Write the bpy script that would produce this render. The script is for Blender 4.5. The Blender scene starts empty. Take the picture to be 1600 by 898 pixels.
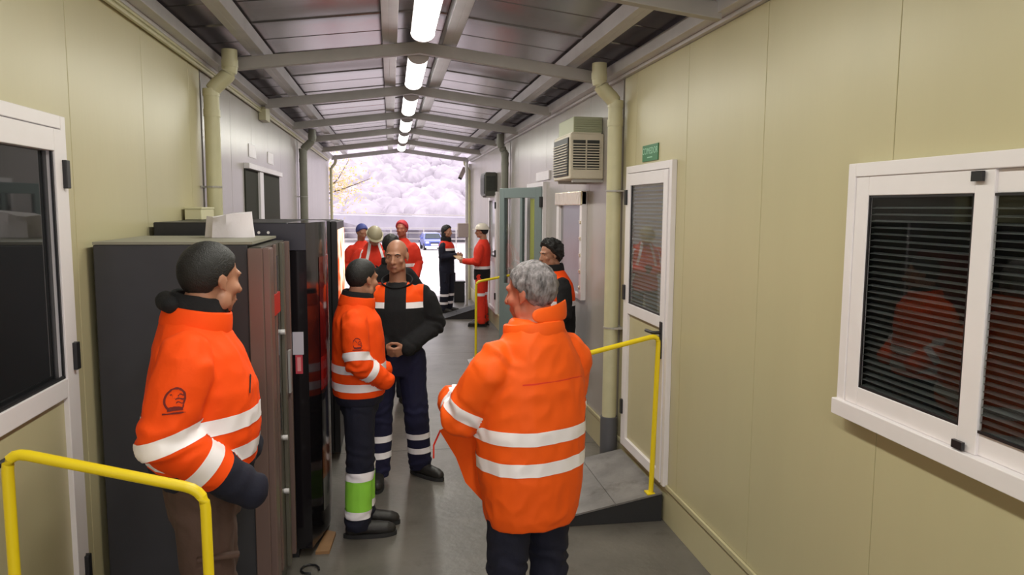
import bpy, bmesh, math, random
from math import sin, cos, pi, radians as R
from mathutils import Vector as V, Matrix, noise
random.seed(4)
S = bpy.context.scene
COL = S.collection

# ------------------------------------------------------------------ camera
YAW, PITCH, ROLL, H = R(9.19103), R(6.13347), R(0.39148), 2.05
_f = V((sin(YAW)*cos(PITCH), cos(YAW)*cos(PITCH), -sin(PITCH)))
_r = V((cos(YAW), -sin(YAW), 0)); _u = _r.cross(_f)
_rr = _r*cos(ROLL) + _u*sin(ROLL); _uu = -_r*sin(ROLL) + _u*cos(ROLL)
cd = bpy.data.cameras.new('camera'); cam = bpy.data.objects.new('camera', cd); COL.objects.link(cam)
M = Matrix((_rr, _uu, -_f)).transposed().to_4x4(); M.translation = V((0, 0, H)); cam.matrix_world = M
cd.sensor_width = 36; cd.lens = 1170/1600*36; cd.clip_start = .05; cd.clip_end = 900
S.camera = cam
# ------------------------------------------------------------------ light
w = bpy.data.worlds.new('overcast_sky'); S.world = w; w.use_nodes = True
wn = w.node_tree.nodes; wn['Background'].inputs[0].default_value = (1.0, .93, .99, 1); wn['Background'].inputs[1].default_value = 2.3
LAMP_W = 19; LAMP_COL = (1, .985, .86); TUBE = 9
S.view_settings.view_transform = 'Standard'; S.view_settings.look = 'None'
S.view_settings.exposure = 0.18; S.view_settings.gamma = 1; S.view_settings.use_curve_mapping = False

# ------------------------------------------------------------------ materials
MATS = {}
def mat(name, col, rough=.6, metal=0, spec=.5, var=0, vscale=6, bump=0, bscale=40, emit=None, es=0, coat=0, trans=0, alpha=1, stretch=None, sheen=0):
    if name in MATS: return MATS[name]
    m = bpy.data.materials.new(name); m.use_nodes = True; nt = m.node_tree; b = nt.nodes['Principled BSDF']
    b.inputs['Base Color'].default_value = (*col, 1); b.inputs['Roughness'].default_value = rough
    b.inputs['Metallic'].default_value = metal; b.inputs['Specular IOR Level'].default_value = spec
    b.inputs['Coat Weight'].default_value = coat; b.inputs['Transmission Weight'].default_value = trans
    b.inputs['Sheen Weight'].default_value = sheen
    if emit: b.inputs['Emission Color'].default_value = (*emit, 1); b.inputs['Emission Strength'].default_value = es
    tc = nt.nodes.new('ShaderNodeTexCoord'); mp = nt.nodes.new('ShaderNodeMapping'); nt.links.new(tc.outputs['Object'], mp.inputs[0])
    if stretch: mp.inputs['Scale'].default_value = stretch
    nz = nt.nodes.new('ShaderNodeTexNoise'); nz.inputs['Scale'].default_value = vscale; nz.inputs['Detail'].default_value = 5
    nt.links.new(mp.outputs[0], nz.inputs[0])
    if var:
        mx = nt.nodes.new('ShaderNodeMix'); mx.data_type = 'RGBA'
        mx.inputs['A'].default_value = (*[c*(1-var) for c in col], 1); mx.inputs['B'].default_value = (*[min(1, c*(1+var)) for c in col], 1)
        rp = nt.nodes.new('ShaderNodeMapRange'); rp.inputs['From Min'].default_value = .3; rp.inputs['From Max'].default_value = .7
        nt.links.new(nz.outputs[0], rp.inputs[0]); nt.links.new(rp.outputs[0], mx.inputs['Factor']); nt.links.new(mx.outputs['Result'], b.inputs['Base Color'])
    if bump:
        n2 = nt.nodes.new('ShaderNodeTexNoise'); n2.inputs['Scale'].default_value = bscale; n2.inputs['Detail'].default_value = 4
        nt.links.new(mp.outputs[0], n2.inputs[0])
        bp = nt.nodes.new('ShaderNodeBump'); bp.inputs['Strength'].default_value = bump; bp.inputs['Distance'].default_value = .01
        nt.links.new(n2.outputs[0], bp.inputs['Height']); nt.links.new(bp.outputs[0], b.inputs['Normal'])
    MATS[name] = m; return m
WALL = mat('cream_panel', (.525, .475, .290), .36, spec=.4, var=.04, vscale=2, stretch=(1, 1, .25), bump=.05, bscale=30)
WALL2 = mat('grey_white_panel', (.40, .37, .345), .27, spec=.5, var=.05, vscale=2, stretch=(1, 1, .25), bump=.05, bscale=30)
BACK = mat('panel_core', (.26, .24, .17), .8)
GAP = mat('dark_gap', (.03, .03, .028), .8)
WHITE = mat('white_lacquer', (.82, .78, .80), .35, var=.02)
ROOF = mat('grey_sheet_metal', (.34, .32, .335), .24, metal=.85, var=.06, vscale=1.2, stretch=(.5, 4, 1), bump=.05, bscale=6)
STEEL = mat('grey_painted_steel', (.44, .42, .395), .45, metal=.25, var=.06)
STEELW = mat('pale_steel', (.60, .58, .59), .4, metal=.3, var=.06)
PVC = mat('cream_pvc', (.56, .53, .34), .42, var=.06, vscale=8)
CONC = mat('worn_concrete', (.132, .120, .106), .42, var=.25, vscale=2.2, bump=.25, bscale=18, spec=.5)
def dirt(m):
    nt = m.node_tree; b = nt.nodes['Principled BSDF']; src = b.inputs['Base Color'].links[0].from_socket
    tc = nt.nodes.new('ShaderNodeTexCoord'); n = nt.nodes.new('ShaderNodeTexNoise'); n.inputs['Scale'].default_value = 3.3; n.inputs['Detail'].default_value = 8; n.inputs['Roughness'].default_value = .7
    nt.links.new(tc.outputs['Object'], n.inputs[0]); c = nt.nodes.new('ShaderNodeValToRGB'); c.color_ramp.elements[0].position = .58; c.color_ramp.elements[0].color = (0, 0, 0, 1); c.color_ramp.elements[1].position = .78; c.color_ramp.elements[1].color = (.8, .8, .8, 1)
    nt.links.new(n.outputs[0], c.inputs[0]); mx = nt.nodes.new('ShaderNodeMix'); mx.data_type = 'RGBA'; nt.links.new(c.outputs[0], mx.inputs['Factor']); nt.links.new(src, mx.inputs['A']); mx.inputs['B'].default_value = (.05, .038, .028, 1); nt.links.new(mx.outputs['Result'], b.inputs['Base Color'])
dirt(CONC)
YEL = mat('yellow_paint', (.87, .66, .01), .4)
BLACK = mat('black_plastic', (.012, .012, .014), .4)
BLACKG = mat('black_gloss', (.008, .007, .009), .12)
GLASS = mat('tinted_glass', (.015, .016, .018), .03, spec=.7)
RUBBER = mat('black_rubber', (.02, .02, .022), .7, bump=.3)
PLATE = mat('worn_steel_plate', (.25, .235, .23), .45, metal=.3, var=.25, vscale=5, bump=.2); dirt(PLATE)
ORANGE = mat('fluorescent_orange', (1.0, .085, .006), .75, var=.04, vscale=5, bump=.12, bscale=90, spec=.2)
ORANGE2 = mat('bright_orange_shell', (1.0, .12, .008), .6, var=.04, vscale=5, bump=.08, bscale=60, spec=.25)
REDO = mat('red_orange_cloth', (.80, .035, .012), .8, var=.08, bump=.1)
TAPE = mat('reflective_tape', (.97, .93, .98), .35, var=.02)
NAVY = mat('navy_cloth', (.006, .007, .022), .85, var=.2, bump=.15, bscale=80)
BLUE = mat('dark_blue_cloth', (.006, .006, .036), .85, var=.2, bump=.15, bscale=80)
BLK = mat('black_fleece', (.008, .008, .010), .95, var=.2, bump=.25, bscale=120)
BROWN = mat('brown_cloth', (.085, .048, .038), .85, var=.12, bump=.15, bscale=80)
GREEN = mat('fluorescent_green', (.30, .72, .06), .7, var=.06)
SKIN = mat('skin', (.42, .20, .125), .5, var=.06, vscale=12)
SKIND = mat('skin_reddish', (.50, .16, .10), .5, var=.1, vscale=10)
HBLK = mat('black_hair', (.010, .009, .009), .6, var=.3, vscale=60, bump=.35, bscale=200)
HGRY = mat('grey_hair', (.20, .18, .19), .6, var=.7, vscale=60, bump=.8, bscale=130, stretch=(1, 1, .3))
BOOT = mat('dark_leather', (.018, .016, .015), .5, bump=.3)

# ------------------------------------------------------------------ helpers
def link(name, data, m=None, parent=None, loc=None):
    o = bpy.data.objects.new(name, data); COL.objects.link(o)
    if m is not None and data is not None:
        for k in (m if isinstance(m, (list, tuple)) else [m]): data.materials.append(k)
    if parent: o.parent = parent
    if loc: o.location = loc
    return o
def tag(o, label=None, cat=None, group=None, kind=None):
    if label: o['label'] = label
    if cat: o['category'] = cat
    if group: o['group'] = group
    if kind: o['kind'] = kind
    return o
def empty(name, loc=(0, 0, 0), rz=0, **k):
    o = link(name, None); o.location = loc; o.rotation_euler = (0, 0, rz); o.empty_display_size = .1
    return tag(o, **k)
def put(name, bm, m, parent=None, loc=None, smooth=False, bev=0):
    bmesh.ops.recalc_face_normals(bm, faces=bm.faces)
    me = bpy.data.meshes.new(name); bm.to_mesh(me); bm.free()
    if smooth:
        for p in me.polygons: p.use_smooth = True
        me.set_sharp_from_angle(angle=R(40))
    o = link(name, me, m, parent, loc)
    if bev:
        b = o.modifiers.new('bevel', 'BEVEL'); b.width = bev; b.segments = 2; b.limit_method = 'ANGLE'
    return o
def box(bm, a, b):
    vs = [bm.verts.new((x, y, z)) for x in (a[0], b[0]) for y in (a[1], b[1]) for z in (a[2], b[2])]
    for f in ((0, 1, 3, 2), (4, 6, 7, 5), (0, 4, 5, 1), (2, 3, 7, 6), (0, 2, 6, 4), (1, 5, 7, 3)): bm.faces.new([vs[i] for i in f])
def bx(*bs):
    bm = bmesh.new()
    for a, b in bs: box(bm, a, b)
    return bm
def BOX(name, a, b, m, parent=None, bev=0): return put(name, bx((a, b)), m, parent, bev=bev)
def frame(p, q):
    d = (V(q)-V(p)).normalized(); a = V((0, 0, 1)) if abs(d.z) < .9 else V((0, 1, 0))
    u = d.cross(a).normalized(); return d, u, u.cross(d)
def pipe(bm, pts, r, n=14, closed=True, rs=None):
    pts = [V(p) for p in pts]; rings = []
    for i, p in enumerate(pts):
        a = pts[max(0, i-1)]; b = pts[min(len(pts)-1, i+1)]
        d, u, v = frame(a, b)
        if rings and u.dot(pu) < 0: u, v = -u, -v
        pu = u; rr = rs[i] if rs else r
        rings.append([bm.verts.new(p + u*cos(2*pi*k/n)*rr + v*sin(2*pi*k/n)*rr) for k in range(n)])
    for A, B in zip(rings, rings[1:]):
        for k in range(n): bm.faces.new((A[k], A[(k+1) % n], B[(k+1) % n], B[k]))
    if closed: bm.faces.new(rings[0][::-1]); bm.faces.new(rings[-1])
    return bm
def bend(pts, r=.05, n=5):
    out = [V(pts[0])]
    for a, b, c in zip(pts, pts[1:], pts[2:]):
        a, b, c = V(a), V(b), V(c); p = b+(a-b).normalized()*r; q = b+(c-b).normalized()*r
        for k in range(n+1):
            t = k/n; out.append(p*(1-t)**2+b*2*t*(1-t)+q*t*t)
    out.append(V(pts[-1])); return out
def prism(bm, poly, axis, a, b):      # poly in the two other axes
    def P(u, v, w): return {'x': (w, u, v), 'y': (u, w, v), 'z': (u, v, w)}[axis]
    A = [bm.verts.new(P(u, v, a)) for u, v in poly]; B = [bm.verts.new(P(u, v, b)) for u, v in poly]
    n = len(poly); bm.faces.new(A); bm.faces.new(B[::-1])
    for k in range(n): bm.faces.new((A[k], A[(k+1) % n], B[(k+1) % n], B[k]))
    return bm
def copies(name, src, n, step, parent, start=1):
    for k in range(start, n):
        o = src.copy(); COL.objects.link(o); o.parent = parent
        o.location = src.location + V(step)*k

# ------------------------------------------------------------------ room shell
XL, XR, WT, Y0, Y1 = -1.30, 1.76, 3.02, -5.0, 16.6
RX = .5*(XL+XR); EZ, PZ = 3.10, 3.285          # rafter top at eave / at ridge
fl = tag(BOX('floor', (-1.5, Y0-2, -.15), (2.0, Y1+.6, -.001), GAP), kind='structure')
k = 0; ys = [-7, -4.2, -1.2, 1.8, 6.2, 10.4, 14.2, 17.2]
for a, b in zip(ys, ys[1:]):
    BOX('slab', (-1.5, a+.004, -.05), (2.0, b-.004, 0), CONC, fl)
def wall(name, x, sgn, holes):
    wl = tag(BOX(name, (x+sgn*.03, Y0, -.02), (x+sgn*.16, Y1, WT), BACK), kind='structure')
    segs = [(Y0, 5.585), (5.625, 11.09), (11.13, Y1)]
    for a, b in segs:
        base = 3.39 if a < 5 else a
        cuts = sorted({a, b} | {base+.95*k for k in range(-12, 20) if a+.12 < base+.95*k < b-.12})
        for c, d in zip(cuts, cuts[1:]):
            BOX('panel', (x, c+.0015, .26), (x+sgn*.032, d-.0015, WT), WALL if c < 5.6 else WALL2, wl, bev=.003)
    return wl
# walls carry the doors and windows on their face; unlit rooms are dark sheets laid on the wall
wr = wall('wall_right', XR, 1, [])
wlft = wall('wall_left', XL, -1, [])
for nm, x, sg in (('baseboard_right', XR, -1), ('baseboard_left', XL, 1)):
    tag(put(nm, bx(((x-.03*0, Y0, .0), (x+sg*.004, Y1, .235)), ((x, Y0, .235), (x+sg*.016, Y1, .262))), WALL, bev=.002), kind='structure')
BOARDM = mat('pale_cream_board', (.50, .46, .34), .5, var=.08)
# ceiling: folded metal sheets, ribs run down the slope
cl = tag(empty('ceiling'), kind='structure')
sheet_l = sheet_r = None
def sheet(side):
    bm = bmesh.new(); x0 = RX; x1 = XL-.12 if side < 0 else XR+.12
    z0 = PZ+.115; z1 = z0-.2*abs(x1-x0)/1.53*.93
    prof = []; y = 0
    prof = [(0, 0), (.45, 0), (.458, .003), (.476, .003), (.484, 0), (.985, 0), (.995, -.007), (1.03, -.007), (1.042, 0)]
    A = [bm.verts.new((x0, u, z0+h)) for u, h in prof]; B = [bm.verts.new((x1, u, z1+h)) for u, h in prof]
    C = [bm.verts.new((x0, u, z0+h+.03)) for u, h in prof]; D = [bm.verts.new((x1, u, z1+h+.03)) for u, h in prof]
    n = len(prof)
    for i in range(n-1):
        bm.faces.new((A[i], A[i+1], B[i+1], B[i])); bm.faces.new((C[i], C[i+1], D[i+1], D[i]))
        bm.faces.new((A[i], A[i+1], C[i+1], C[i])); bm.faces.new((B[i], B[i+1], D[i+1], D[i]))
    bm.faces.new((A[0], B[0], D[0], C[0])); bm.faces.new((A[-1], B[-1], D[-1], C[-1]))
    return put('roof_sheet', bm, ROOF, cl, loc=(0, Y0, 0))
for sd in (-1, 1):
    s0 = sheet(sd); n = int((Y1+.15-Y0)/1.042)+1
    copies('roof_sheet', s0, n, (0, 1.042, 0), cl)
BOX('ridge_cap', (RX-.12, Y0, PZ+.135), (RX+.12, Y1+.2, PZ+.20), GAP, cl)
# rafters
RY = [-4.6, -2.5, -.4, 1.68, 3.77, 5.86, 7.93, 10.03, 12.05, 14.15, 16.45]
ords = {3.77: 'nearest in view, cut by the top of the picture', 5.86: 'second from the camera, between the two big downpipes', 7.93: 'third from the camera', 10.03: 'fourth from the camera',
        12.05: 'fifth from the camera', 14.15: 'sixth, next to last before the open end', 16.45: 'last one, framing the open end'}
def rafter(y):
    bm = bmesh.new(); x0, x1, d = XL+.075, XR-.075, .088
    prism(bm, [(x0, EZ-d), (RX, PZ-d), (x1, EZ-d), (x1, EZ), (RX, PZ), (x0, EZ)], 'y', y-.03, y+.03)
    return bm
for y in RY:
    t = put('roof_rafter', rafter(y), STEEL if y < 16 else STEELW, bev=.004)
    tag(t, 'grey steel gable rafter, ' + ords.get(y, {1.68: 'just above the camera', -.4: 'just behind the camera', -2.5: 'well behind the camera', -4.6: 'farthest behind the camera'}.get(y, '')), 'beam', 'roof rafters')
for nm, x, sg, lb in (('eave_beam', XL, 1, 'left'), ('eave_beam', XR, -1, 'right')):
    bm = bmesh.new(); prism(bm, [(x+sg*.0, 3.045), (x+sg*.10, 3.045), (x+sg*.10, 3.115), (x+sg*.0, 3.115)], 'y', Y0, Y1)
    box(bm, (min(x, x+sg*.03), Y0, 3.021), (max(x, x+sg*.03), Y1, 3.045))
    box(bm, (min(x-sg*.15, x), Y0, 3.021), (max(x-sg*.15, x), Y1, 3.19))
    tag(put('eave_beam', bm, STEELW, bev=.003), f'pale steel eave beam running along the top of the {lb} wall', 'beam')
pur = [(-.93, .05, 'left slope of the roof'), (1.39, .05, 'right slope of the roof'), (RX-.20, .06, 'left of the ceiling lamps'), (RX+.20, .06, 'right of the ceiling lamps')]
for x, hw, lb in pur:
    zt = PZ - .2*abs(x-RX)/1.53*.93
    bm = bmesh.new(); a = -1 if x < RX else 1
    box(bm, (x-hw/2, Y0, zt+.005), (x+hw/2, Y1+.1, zt+.10)); box(bm, (x+a*hw/2, Y0, zt+.005), (x+a*(hw/2+.05), Y1+.1, zt+.012)); box(bm, (x+a*(hw/2+.045), Y0, zt+.005), (x+a*(hw/2+.05), Y1+.1, zt+.03))
    tag(put('roof_purlin', bm, STEELW, bev=.002), f'long steel purlin running lengthwise, {lb}', 'beam')

# ------------------------------------------------------------------ ceiling lamps
TUBEM = mat('lit_diffuser', (.9, .9, .88), .5, emit=(1, .985, .93), es=TUBE)
LIT = [(-4.2, None), (-2.1, None), (0, None), (2.05, None), (3.98, 'nearest, cut by the top of the picture'), (6.14, 'second from the camera'), (8.30, 'third from the camera'), (10.42, 'fourth from the camera'), (12.45, 'fifth from the camera'), (14.5, 'last one before the open end')]
for y, lb in LIT:
    L = 1.38
    t = tag(empty('ceiling_lamp', (RX, y, 3.20)), 'lit fluorescent batten lamp on the roof ridge, '+(lb or {2.05: 'right above the camera', 0: 'just behind the camera', -2.1: 'well behind the camera', -4.2: 'farthest behind the camera'}[y]), 'lamp', 'ridge lamps')
    bm = bmesh.new(); prism(bm, [(-.085, .035), (.085, .035), (.06, .085), (-.06, .085)], 'y', 0, L); put('housing', bm, STEELW, t, bev=.004)
    bm = bmesh.new(); n = 12
    for (ya, yb, r) in ((.03, L-.03, .078),):
        prism(bm, [(r*cos(pi+pi*k/n), .034+.055*sin(pi+pi*k/n)) for k in range(n+1)], 'y', ya, yb)
    put('diffuser', bm, TUBEM, t, smooth=True)
    bm = bmesh.new(); prism(bm, [(.084*cos(pi+pi*k/n), .034+.06*sin(pi+pi*k/n)) for k in range(n+1)], 'y', 0, .03); put('end_cap', bm, WHITE, t)
    bm = bmesh.new(); prism(bm, [(.084*cos(pi+pi*k/n), .034+.06*sin(pi+pi*k/n)) for k in range(n+1)], 'y', L-.03, L); put('end_cap', bm, WHITE, t)
    for q in (.3, L-.3): BOX('hanger', (-.008, q-.01, .085), (.008, q+.01, .2), STEELW, t)
    for q in ((.15, .16), (L-.16, L-.15)):
        bm = bmesh.new(); prism(bm, [(.08*cos(pi+pi*k/n), .034+.057*sin(pi+pi*k/n)) for k in range(n+1)], 'y', *q); put('clip', bm, BLACK, t)
    ld = bpy.data.lights.new('tube_light', 'AREA'); ld.shape = 'RECTANGLE'; ld.size = .16; ld.size_y = L-.1; ld.energy = LAMP_W; ld.color = LAMP_COL
    lo = bpy.data.objects.new('tube_light', ld); COL.objects.link(lo); lo.parent = t; lo.location = (0, L/2, -.03)

# ------------------------------------------------------------------ downpipes
def downpipe(x, sg, y, r, zb, m, label, socket=None, top=3.12, off=.13):
    t = tag(empty('downpipe', (x, y, 0)), label, 'pipe')
    px = sg*(r+.025)
    pts = bend([(px, 0, zb), (px, 0, 2.84), (px+sg*off, 0, 2.96), (px+sg*off, 0, top)], .05)
    put('pipe', pipe(bmesh.new(), pts, r, 20), m, t, smooth=True)
    for z in (2.80, 2.66): put('coupling', pipe(bmesh.new(), [(px, 0, z), (px, 0, z+.05)], r+.004, 20), m, t, smooth=True)
    put('coupling', pipe(bmesh.new(), [(px+sg*off, 0, 3.0), (px+sg*off, 0, 3.05)], r+.004, 20), m, t, smooth=True)
    for z in (2.17, 1.12):
        bm = bmesh.new(); pipe(bm, [(px, 0, z), (px, 0, z+.012)], r+.005, 20); box(bm, (min(0, px), -.006, z), (max(0, px), .006, z+.012)); box(bm, (min(px, sg*.004), -(r+.03), z), (max(sg*.0, sg*.012), r+.03, z+.012))
        put('bracket', bm, STEEL, t)
    if socket: put('socket', pipe(bmesh.new(), [(px, 0, socket[0]), (px, 0, socket[1])], r+.012, 20), mat('grey_socket', (.10, .10, .11), .6), t, smooth=True)
    return t
downpipe(XR, -1, 5.56, .055, .0, PVC, 'cream downpipe on the right wall, between the near door and the air conditioner', (0.02, .42))
downpipe(XL, 1, 5.58, .052, .0, PVC, 'cream downpipe on the left wall, rising behind the black vending machine')
GP = mat('grey_green_pvc', (.24, .24, .20), .4, var=.1)
downpipe(XR, -1, 11.12, .055, .0, GP, 'grey green downpipe on the right wall beside the far air conditioner', off=.07)
downpipe(XL, 1, 11.10, .055, .0, GP, 'grey green downpipe on the left wall past the dark window')
downpipe(XR, -1, 16.5, .03, .0, PVC, 'thin downpipe at the open end, right corner', off=.10)
downpipe(XL, 1, 16.5, .03, .0, PVC, 'thin downpipe at the open end, left corner', off=.10)
# conduits and junction box on left wall
for z, r_, lb in ((2.985, .013, 'lower'), (3.012, .011, 'upper')):
    bm = pipe(bmesh.new(), [(XL+.02, Y0, z), (XL+.02, 7.95, z)], r_, 8); pipe(bm, [(XL+.02, 8.2, z), (XL+.02, 16.3, z)], r_, 8)
    tag(put('conduit', bm, PVC, smooth=True), f'{lb} of the two thin conduits running along the top of the left wall', 'conduit')
tag(BOX('junction_box', (XL+.002, 7.95, 2.90), (XL+.075, 8.2, 3.035), PVC, bev=.006), 'small grey junction box high on the left wall', 'box')

# ------------------------------------------------------------------ doors and windows
HANDLE = BLACK
def slats(parent, x, y0, y1, z0, z1, pitch, m, name='slat', tilt=.5):
    s = None; n = int((z1-z0)/pitch)
    bm = bmesh.new(); c = .011
    prism(bm, [(-c, -c*tilt), (c, c*tilt), (c, c*tilt+.0012), (-c, -c*tilt+.0012)], 'y', y0, y1)
    s = put(name, bm, m, parent); s.location = (x, 0, z0)
    copies(name, s, n, (0, 0, pitch), parent)
SLAT = mat('grey_blind_slat', (.30, .31, .31), .5)
SLATD = mat('dark_blind_slat', (.10, .11, .11), .45)
def door(name, x, sg, y0, y1, z0, z1, hinge_far, zg0, zg1, glass, lab, slat=None, handle_y=None, lower=WALL):
    d = tag(empty(name), kind='structure'); X = lambda t: x+sg*t
    def B(nm, a, b, ya, yb, za, zb, m, p=d, bev=.003): return BOX(nm, (min(X(a), X(b)), ya, za), (max(X(a), X(b)), yb, zb), m, p, bev)
    f = put('door_frame', bx(((min(X(0), X(.035)), y0, z0), (max(X(0), X(.035)), y0+.045, z1)), ((min(X(0), X(.035)), y1-.045, z0), (max(X(0), X(.035)), y1, z1)), ((min(X(0), X(.035)), y0+.045, z1-.05), (max(X(0), X(.035)), y1-.045, z1))), WHITE, d, bev=.003)
    a, b = y0+.05, y1-.05; sw = .075; X0, X1 = X(.001), X(.042)
    def rb(ya, yb, za, zb): return ((min(X0, X1), ya, za), (max(X0, X1), yb, zb))
    leaf = put('door_leaf', bx(rb(a, a+sw, z0+.01, z1-.055), rb(b-sw, b, z0+.01, z1-.055), rb(a+sw, b-sw, z1-.055-.085, z1-.055), rb(a+sw, b-sw, zg0-.075, zg0), rb(a+sw, b-sw, z0+.01, z0+.08)), WHITE, d, bev=.003)
    B('lower_panel', .005, .022, a+sw, b-sw, z0+.08, zg0-.075, lower, leaf, 0)
    B('glass_pane', .004 if not slat else .024, .010 if not slat else .027, a+sw, b-sw, zg0, zg1, glass, leaf, 0)
    B('gasket', .026, .034, a+sw, a+sw+.012, zg0, zg1, BLACK, leaf, 0); B('gasket', .026, .034, b-sw-.012, b-sw, zg0, zg1, BLACK, leaf, 0)
    B('gasket', .026, .034, a+sw, b-sw, zg0, zg0+.012, BLACK, leaf, 0); B('gasket', .026, .034, a+sw, b-sw, zg1-.012, zg1, BLACK, leaf, 0)
    hy = y1-.05 if hinge_far else y0+.05
    for z in (z1-.28, zg0+.02 if True else 0, z0+.25): B('hinge', .034, .058, hy-.018, hy+.018, z, z+.11, BLACK, d)
    ky = a+.035 if hinge_far else b-.035
    B('handle_plate', .042, .052, ky-.018, ky+.018, 1.08, 1.32, HANDLE, leaf)
    q = 1 if hinge_far else -1
    put('handle', pipe(bmesh.new(), bend([(X(.05), ky, 1.25), (X(.10), ky, 1.25), (X(.10), ky+q*.13, 1.245)], .02), .011, 10), HANDLE, leaf, smooth=True)
    if slat: slats(leaf, X(.012), a+sw+.004, b-sw-.004, zg0+.01, zg1-.01, .026, slat)
    return d
CLEAR = mat('clear_glass', (.95, .97, .97), .0, trans=1.0); CLEAR.node_tree.nodes['Principled BSDF'].inputs['IOR'].default_value = 1.25
# walls have no holes; dark sheets paint the unlit rooms
door('door_1', XL, 1, 2.35, 3.25, .25, 2.39, True, 1.37, 2.29, GLASS, '')
door('door_2', XR, -1, 4.48, 5.40, .25, 2.35, True, 1.35, 2.235, CLEAR, '', slat=SLAT)
def sliding_window(name, y0, y1, z0, z1):
    d = tag(empty(name), kind='structure'); x = XR
    fr = put('window_frame', bx(((x-.045, y0, z0), (x, y0+.045, z1)), ((x-.045, y1-.045, z0), (x, y1, z1)), ((x-.045, y0+.045, z1-.05), (x, y1-.045, z1)), ((x-.06, y0-.01, z0-.012), (x, y1+.01, z0+.05)), ((x-.012, y0+.045, z1-.075), (x, y1-.045, z1-.05))), WHITE, d, bev=.003)
    BOX('room_shade_sheet', (x-.004, y0+.03, z0+.03), (x-.001, y1-.03, z1-.03), mat('unlit_room_shade', (.004, .005, .005), .9), d)  # near-black sheet paints the unlit room behind the blinds
    ym = (y0+y1)/2
    for a, b, xo in ((ym-.045, y1-.045, .014), (y0+.045, ym+.045, -.004)):
        sw = .075
        def rb(ya, yb, za, zb): return ((x-.045-xo*.6+.014, ya, za), (x-.025-xo*.6+.014, yb, zb))
        s = put('sash', bx(rb(a, a+sw, z0+.05, z1-.05), rb(b-sw, b, z0+.05, z1-.05), rb(a+sw, b-sw, z1-.05-.07, z1-.05), rb(a+sw, b-sw, z0+.05, z0+.05+.07)), WHITE, d, bev=.003)
        xg = x-.030
        BOX('glass_pane', (xg-.001, a+sw, z0+.12), (xg+.001, b-sw, z1-.12), CLEAR, s)
        g = .008
        put('gasket', bx(((xg-.006, a+sw, z0+.12), (xg-.001, a+sw+g, z1-.12)), ((xg-.006, b-sw-g, z0+.12), (xg-.001, b-sw, z1-.12)), ((xg-.006, a+sw, z0+.12), (xg-.001, b-sw, z0+.12+g)), ((xg-.006, a+sw, z1-.12-g), (xg-.001, b-sw, z1-.12))), BLACK, s)
        slats(s, x-.016, a+sw+.004, b-sw-.004, z0+.13, z1-.125, .0235, SLATD, tilt=.25)
    BOX('latch', (x-.055, ym-.012, z1-.085), (x-.044, ym+.03, z1-.055), BLACK, fr); BOX('latch', (x-.058, ym-.012, z0+.055), (x-.046, ym+.03, z0+.08), BLACK, fr)
    return d
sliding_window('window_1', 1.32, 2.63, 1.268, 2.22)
# foil covered window
d = tag(empty('window_2'), kind='structure'); x = XR; y0, y1, z0, z1 = 6.64, 7.74, 1.20, 2.20
FOIL = mat('crinkled_foil', (.75, .68, .50), .25, metal=.8, bump=1.0, bscale=9)
SILV = mat('silver_blue_film', (.30, .30, .32), .28, metal=.7, bump=.25, bscale=5)
put('window_frame', bx(((x-.05, y0, z0), (x, y0+.08, z1)), ((x-.04, y1-.11, z0), (x, y1, z1)), ((x-.04, y0+.08, z0), (x, y1-.11, z0+.05))), WHITE, d, bev=.004)
BOX('roller_box', (x-.06, y0, z1-.13), (x, y1, z1), FOIL, d, bev=.01)
BOX('glass_film', (x-.012, y0+.08, z0+.05), (x-.006, y1-.11, z1-.13), SILV, d)
for k in range(5): BOX('rail_clip', (x-.06, y0+.02, 1.3+k*.15), (x-.045, y0+.06, 1.33+k*.15), FOIL, d, bev=.003)
# dark double window on left wall
d = tag(empty('window_3'), kind='structure'); x = XL; y0, y1, z0, z1 = 7.1, 9.2, 1.3, 2.43
put('window_frame', bx(((x, y0, z1-.05), (x+.05, y1, z1)), ((x, y0, z0), (x+.04, y1, z0+.05)), ((x, 7.75, z0+.05), (x+.035, 7.95, z1-.05))), WHITE, d, bev=.003)
BOX('dark_pane', (x, y0, z0+.05), (x+.012, 7.75, z1-.05), mat('dark_olive_glass', (.035, .035, .025), .7, spec=.1), d)
BOX('dark_pane', (x, 7.95, z0+.05), (x+.012, y1, z1-.05), mat('dark_olive_glass', (.035, .035, .025), .7, spec=.1), d)
for a in (7.35, 8.45): tag(BOX('notice_card', (x+.001, a, 2.50), (x+.006, a+.38, 2.62), WHITE), 'small pale card above the dark window, '+('nearer one' if a < 8 else 'farther one'), 'sign')
# open teal door leaf
d = tag(empty('door_3', (XR-.03, 8.5, 0), R(22)), kind='structure')
TEAL = mat('grey_teal_paint', (.20, .25, .25), .4); LIME = mat('lime_reflection', (.50, .52, .12), .7)
put('door_leaf', bx(((-.025, 0, .28), (.025, .12, 2.28)), ((-.025, .84, .28), (.025, .95, 2.28)), ((-.025, .12, 2.16), (.025, .84, 2.28)), ((-.025, .12, .28), (.025, .84, 1.1))), TEAL, d, bev=.004)
BOX('glass_pane', (-.008, .12, 1.1), (-.002, .84, 2.16), CLEAR, d)
put('inner_frame', bx(((-.02, .12, 1.1), (.02, .15, 2.16)), ((-.02, .42, 1.1), (.02, .47, 2.16))), TEAL, d)
BOX('reflection_strip', (.004, .15, 1.1), (.012, .27, 2.15), LIME, d)  # yellow-green strip paints the outdoors reflected in the pane
for z in (2.05, 1.2, .45): BOX('hinge', (-.04, -.03, z), (-.0, .02, z+.12), BLACK, d)
d = tag(empty('door_4'), kind='structure')
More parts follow.
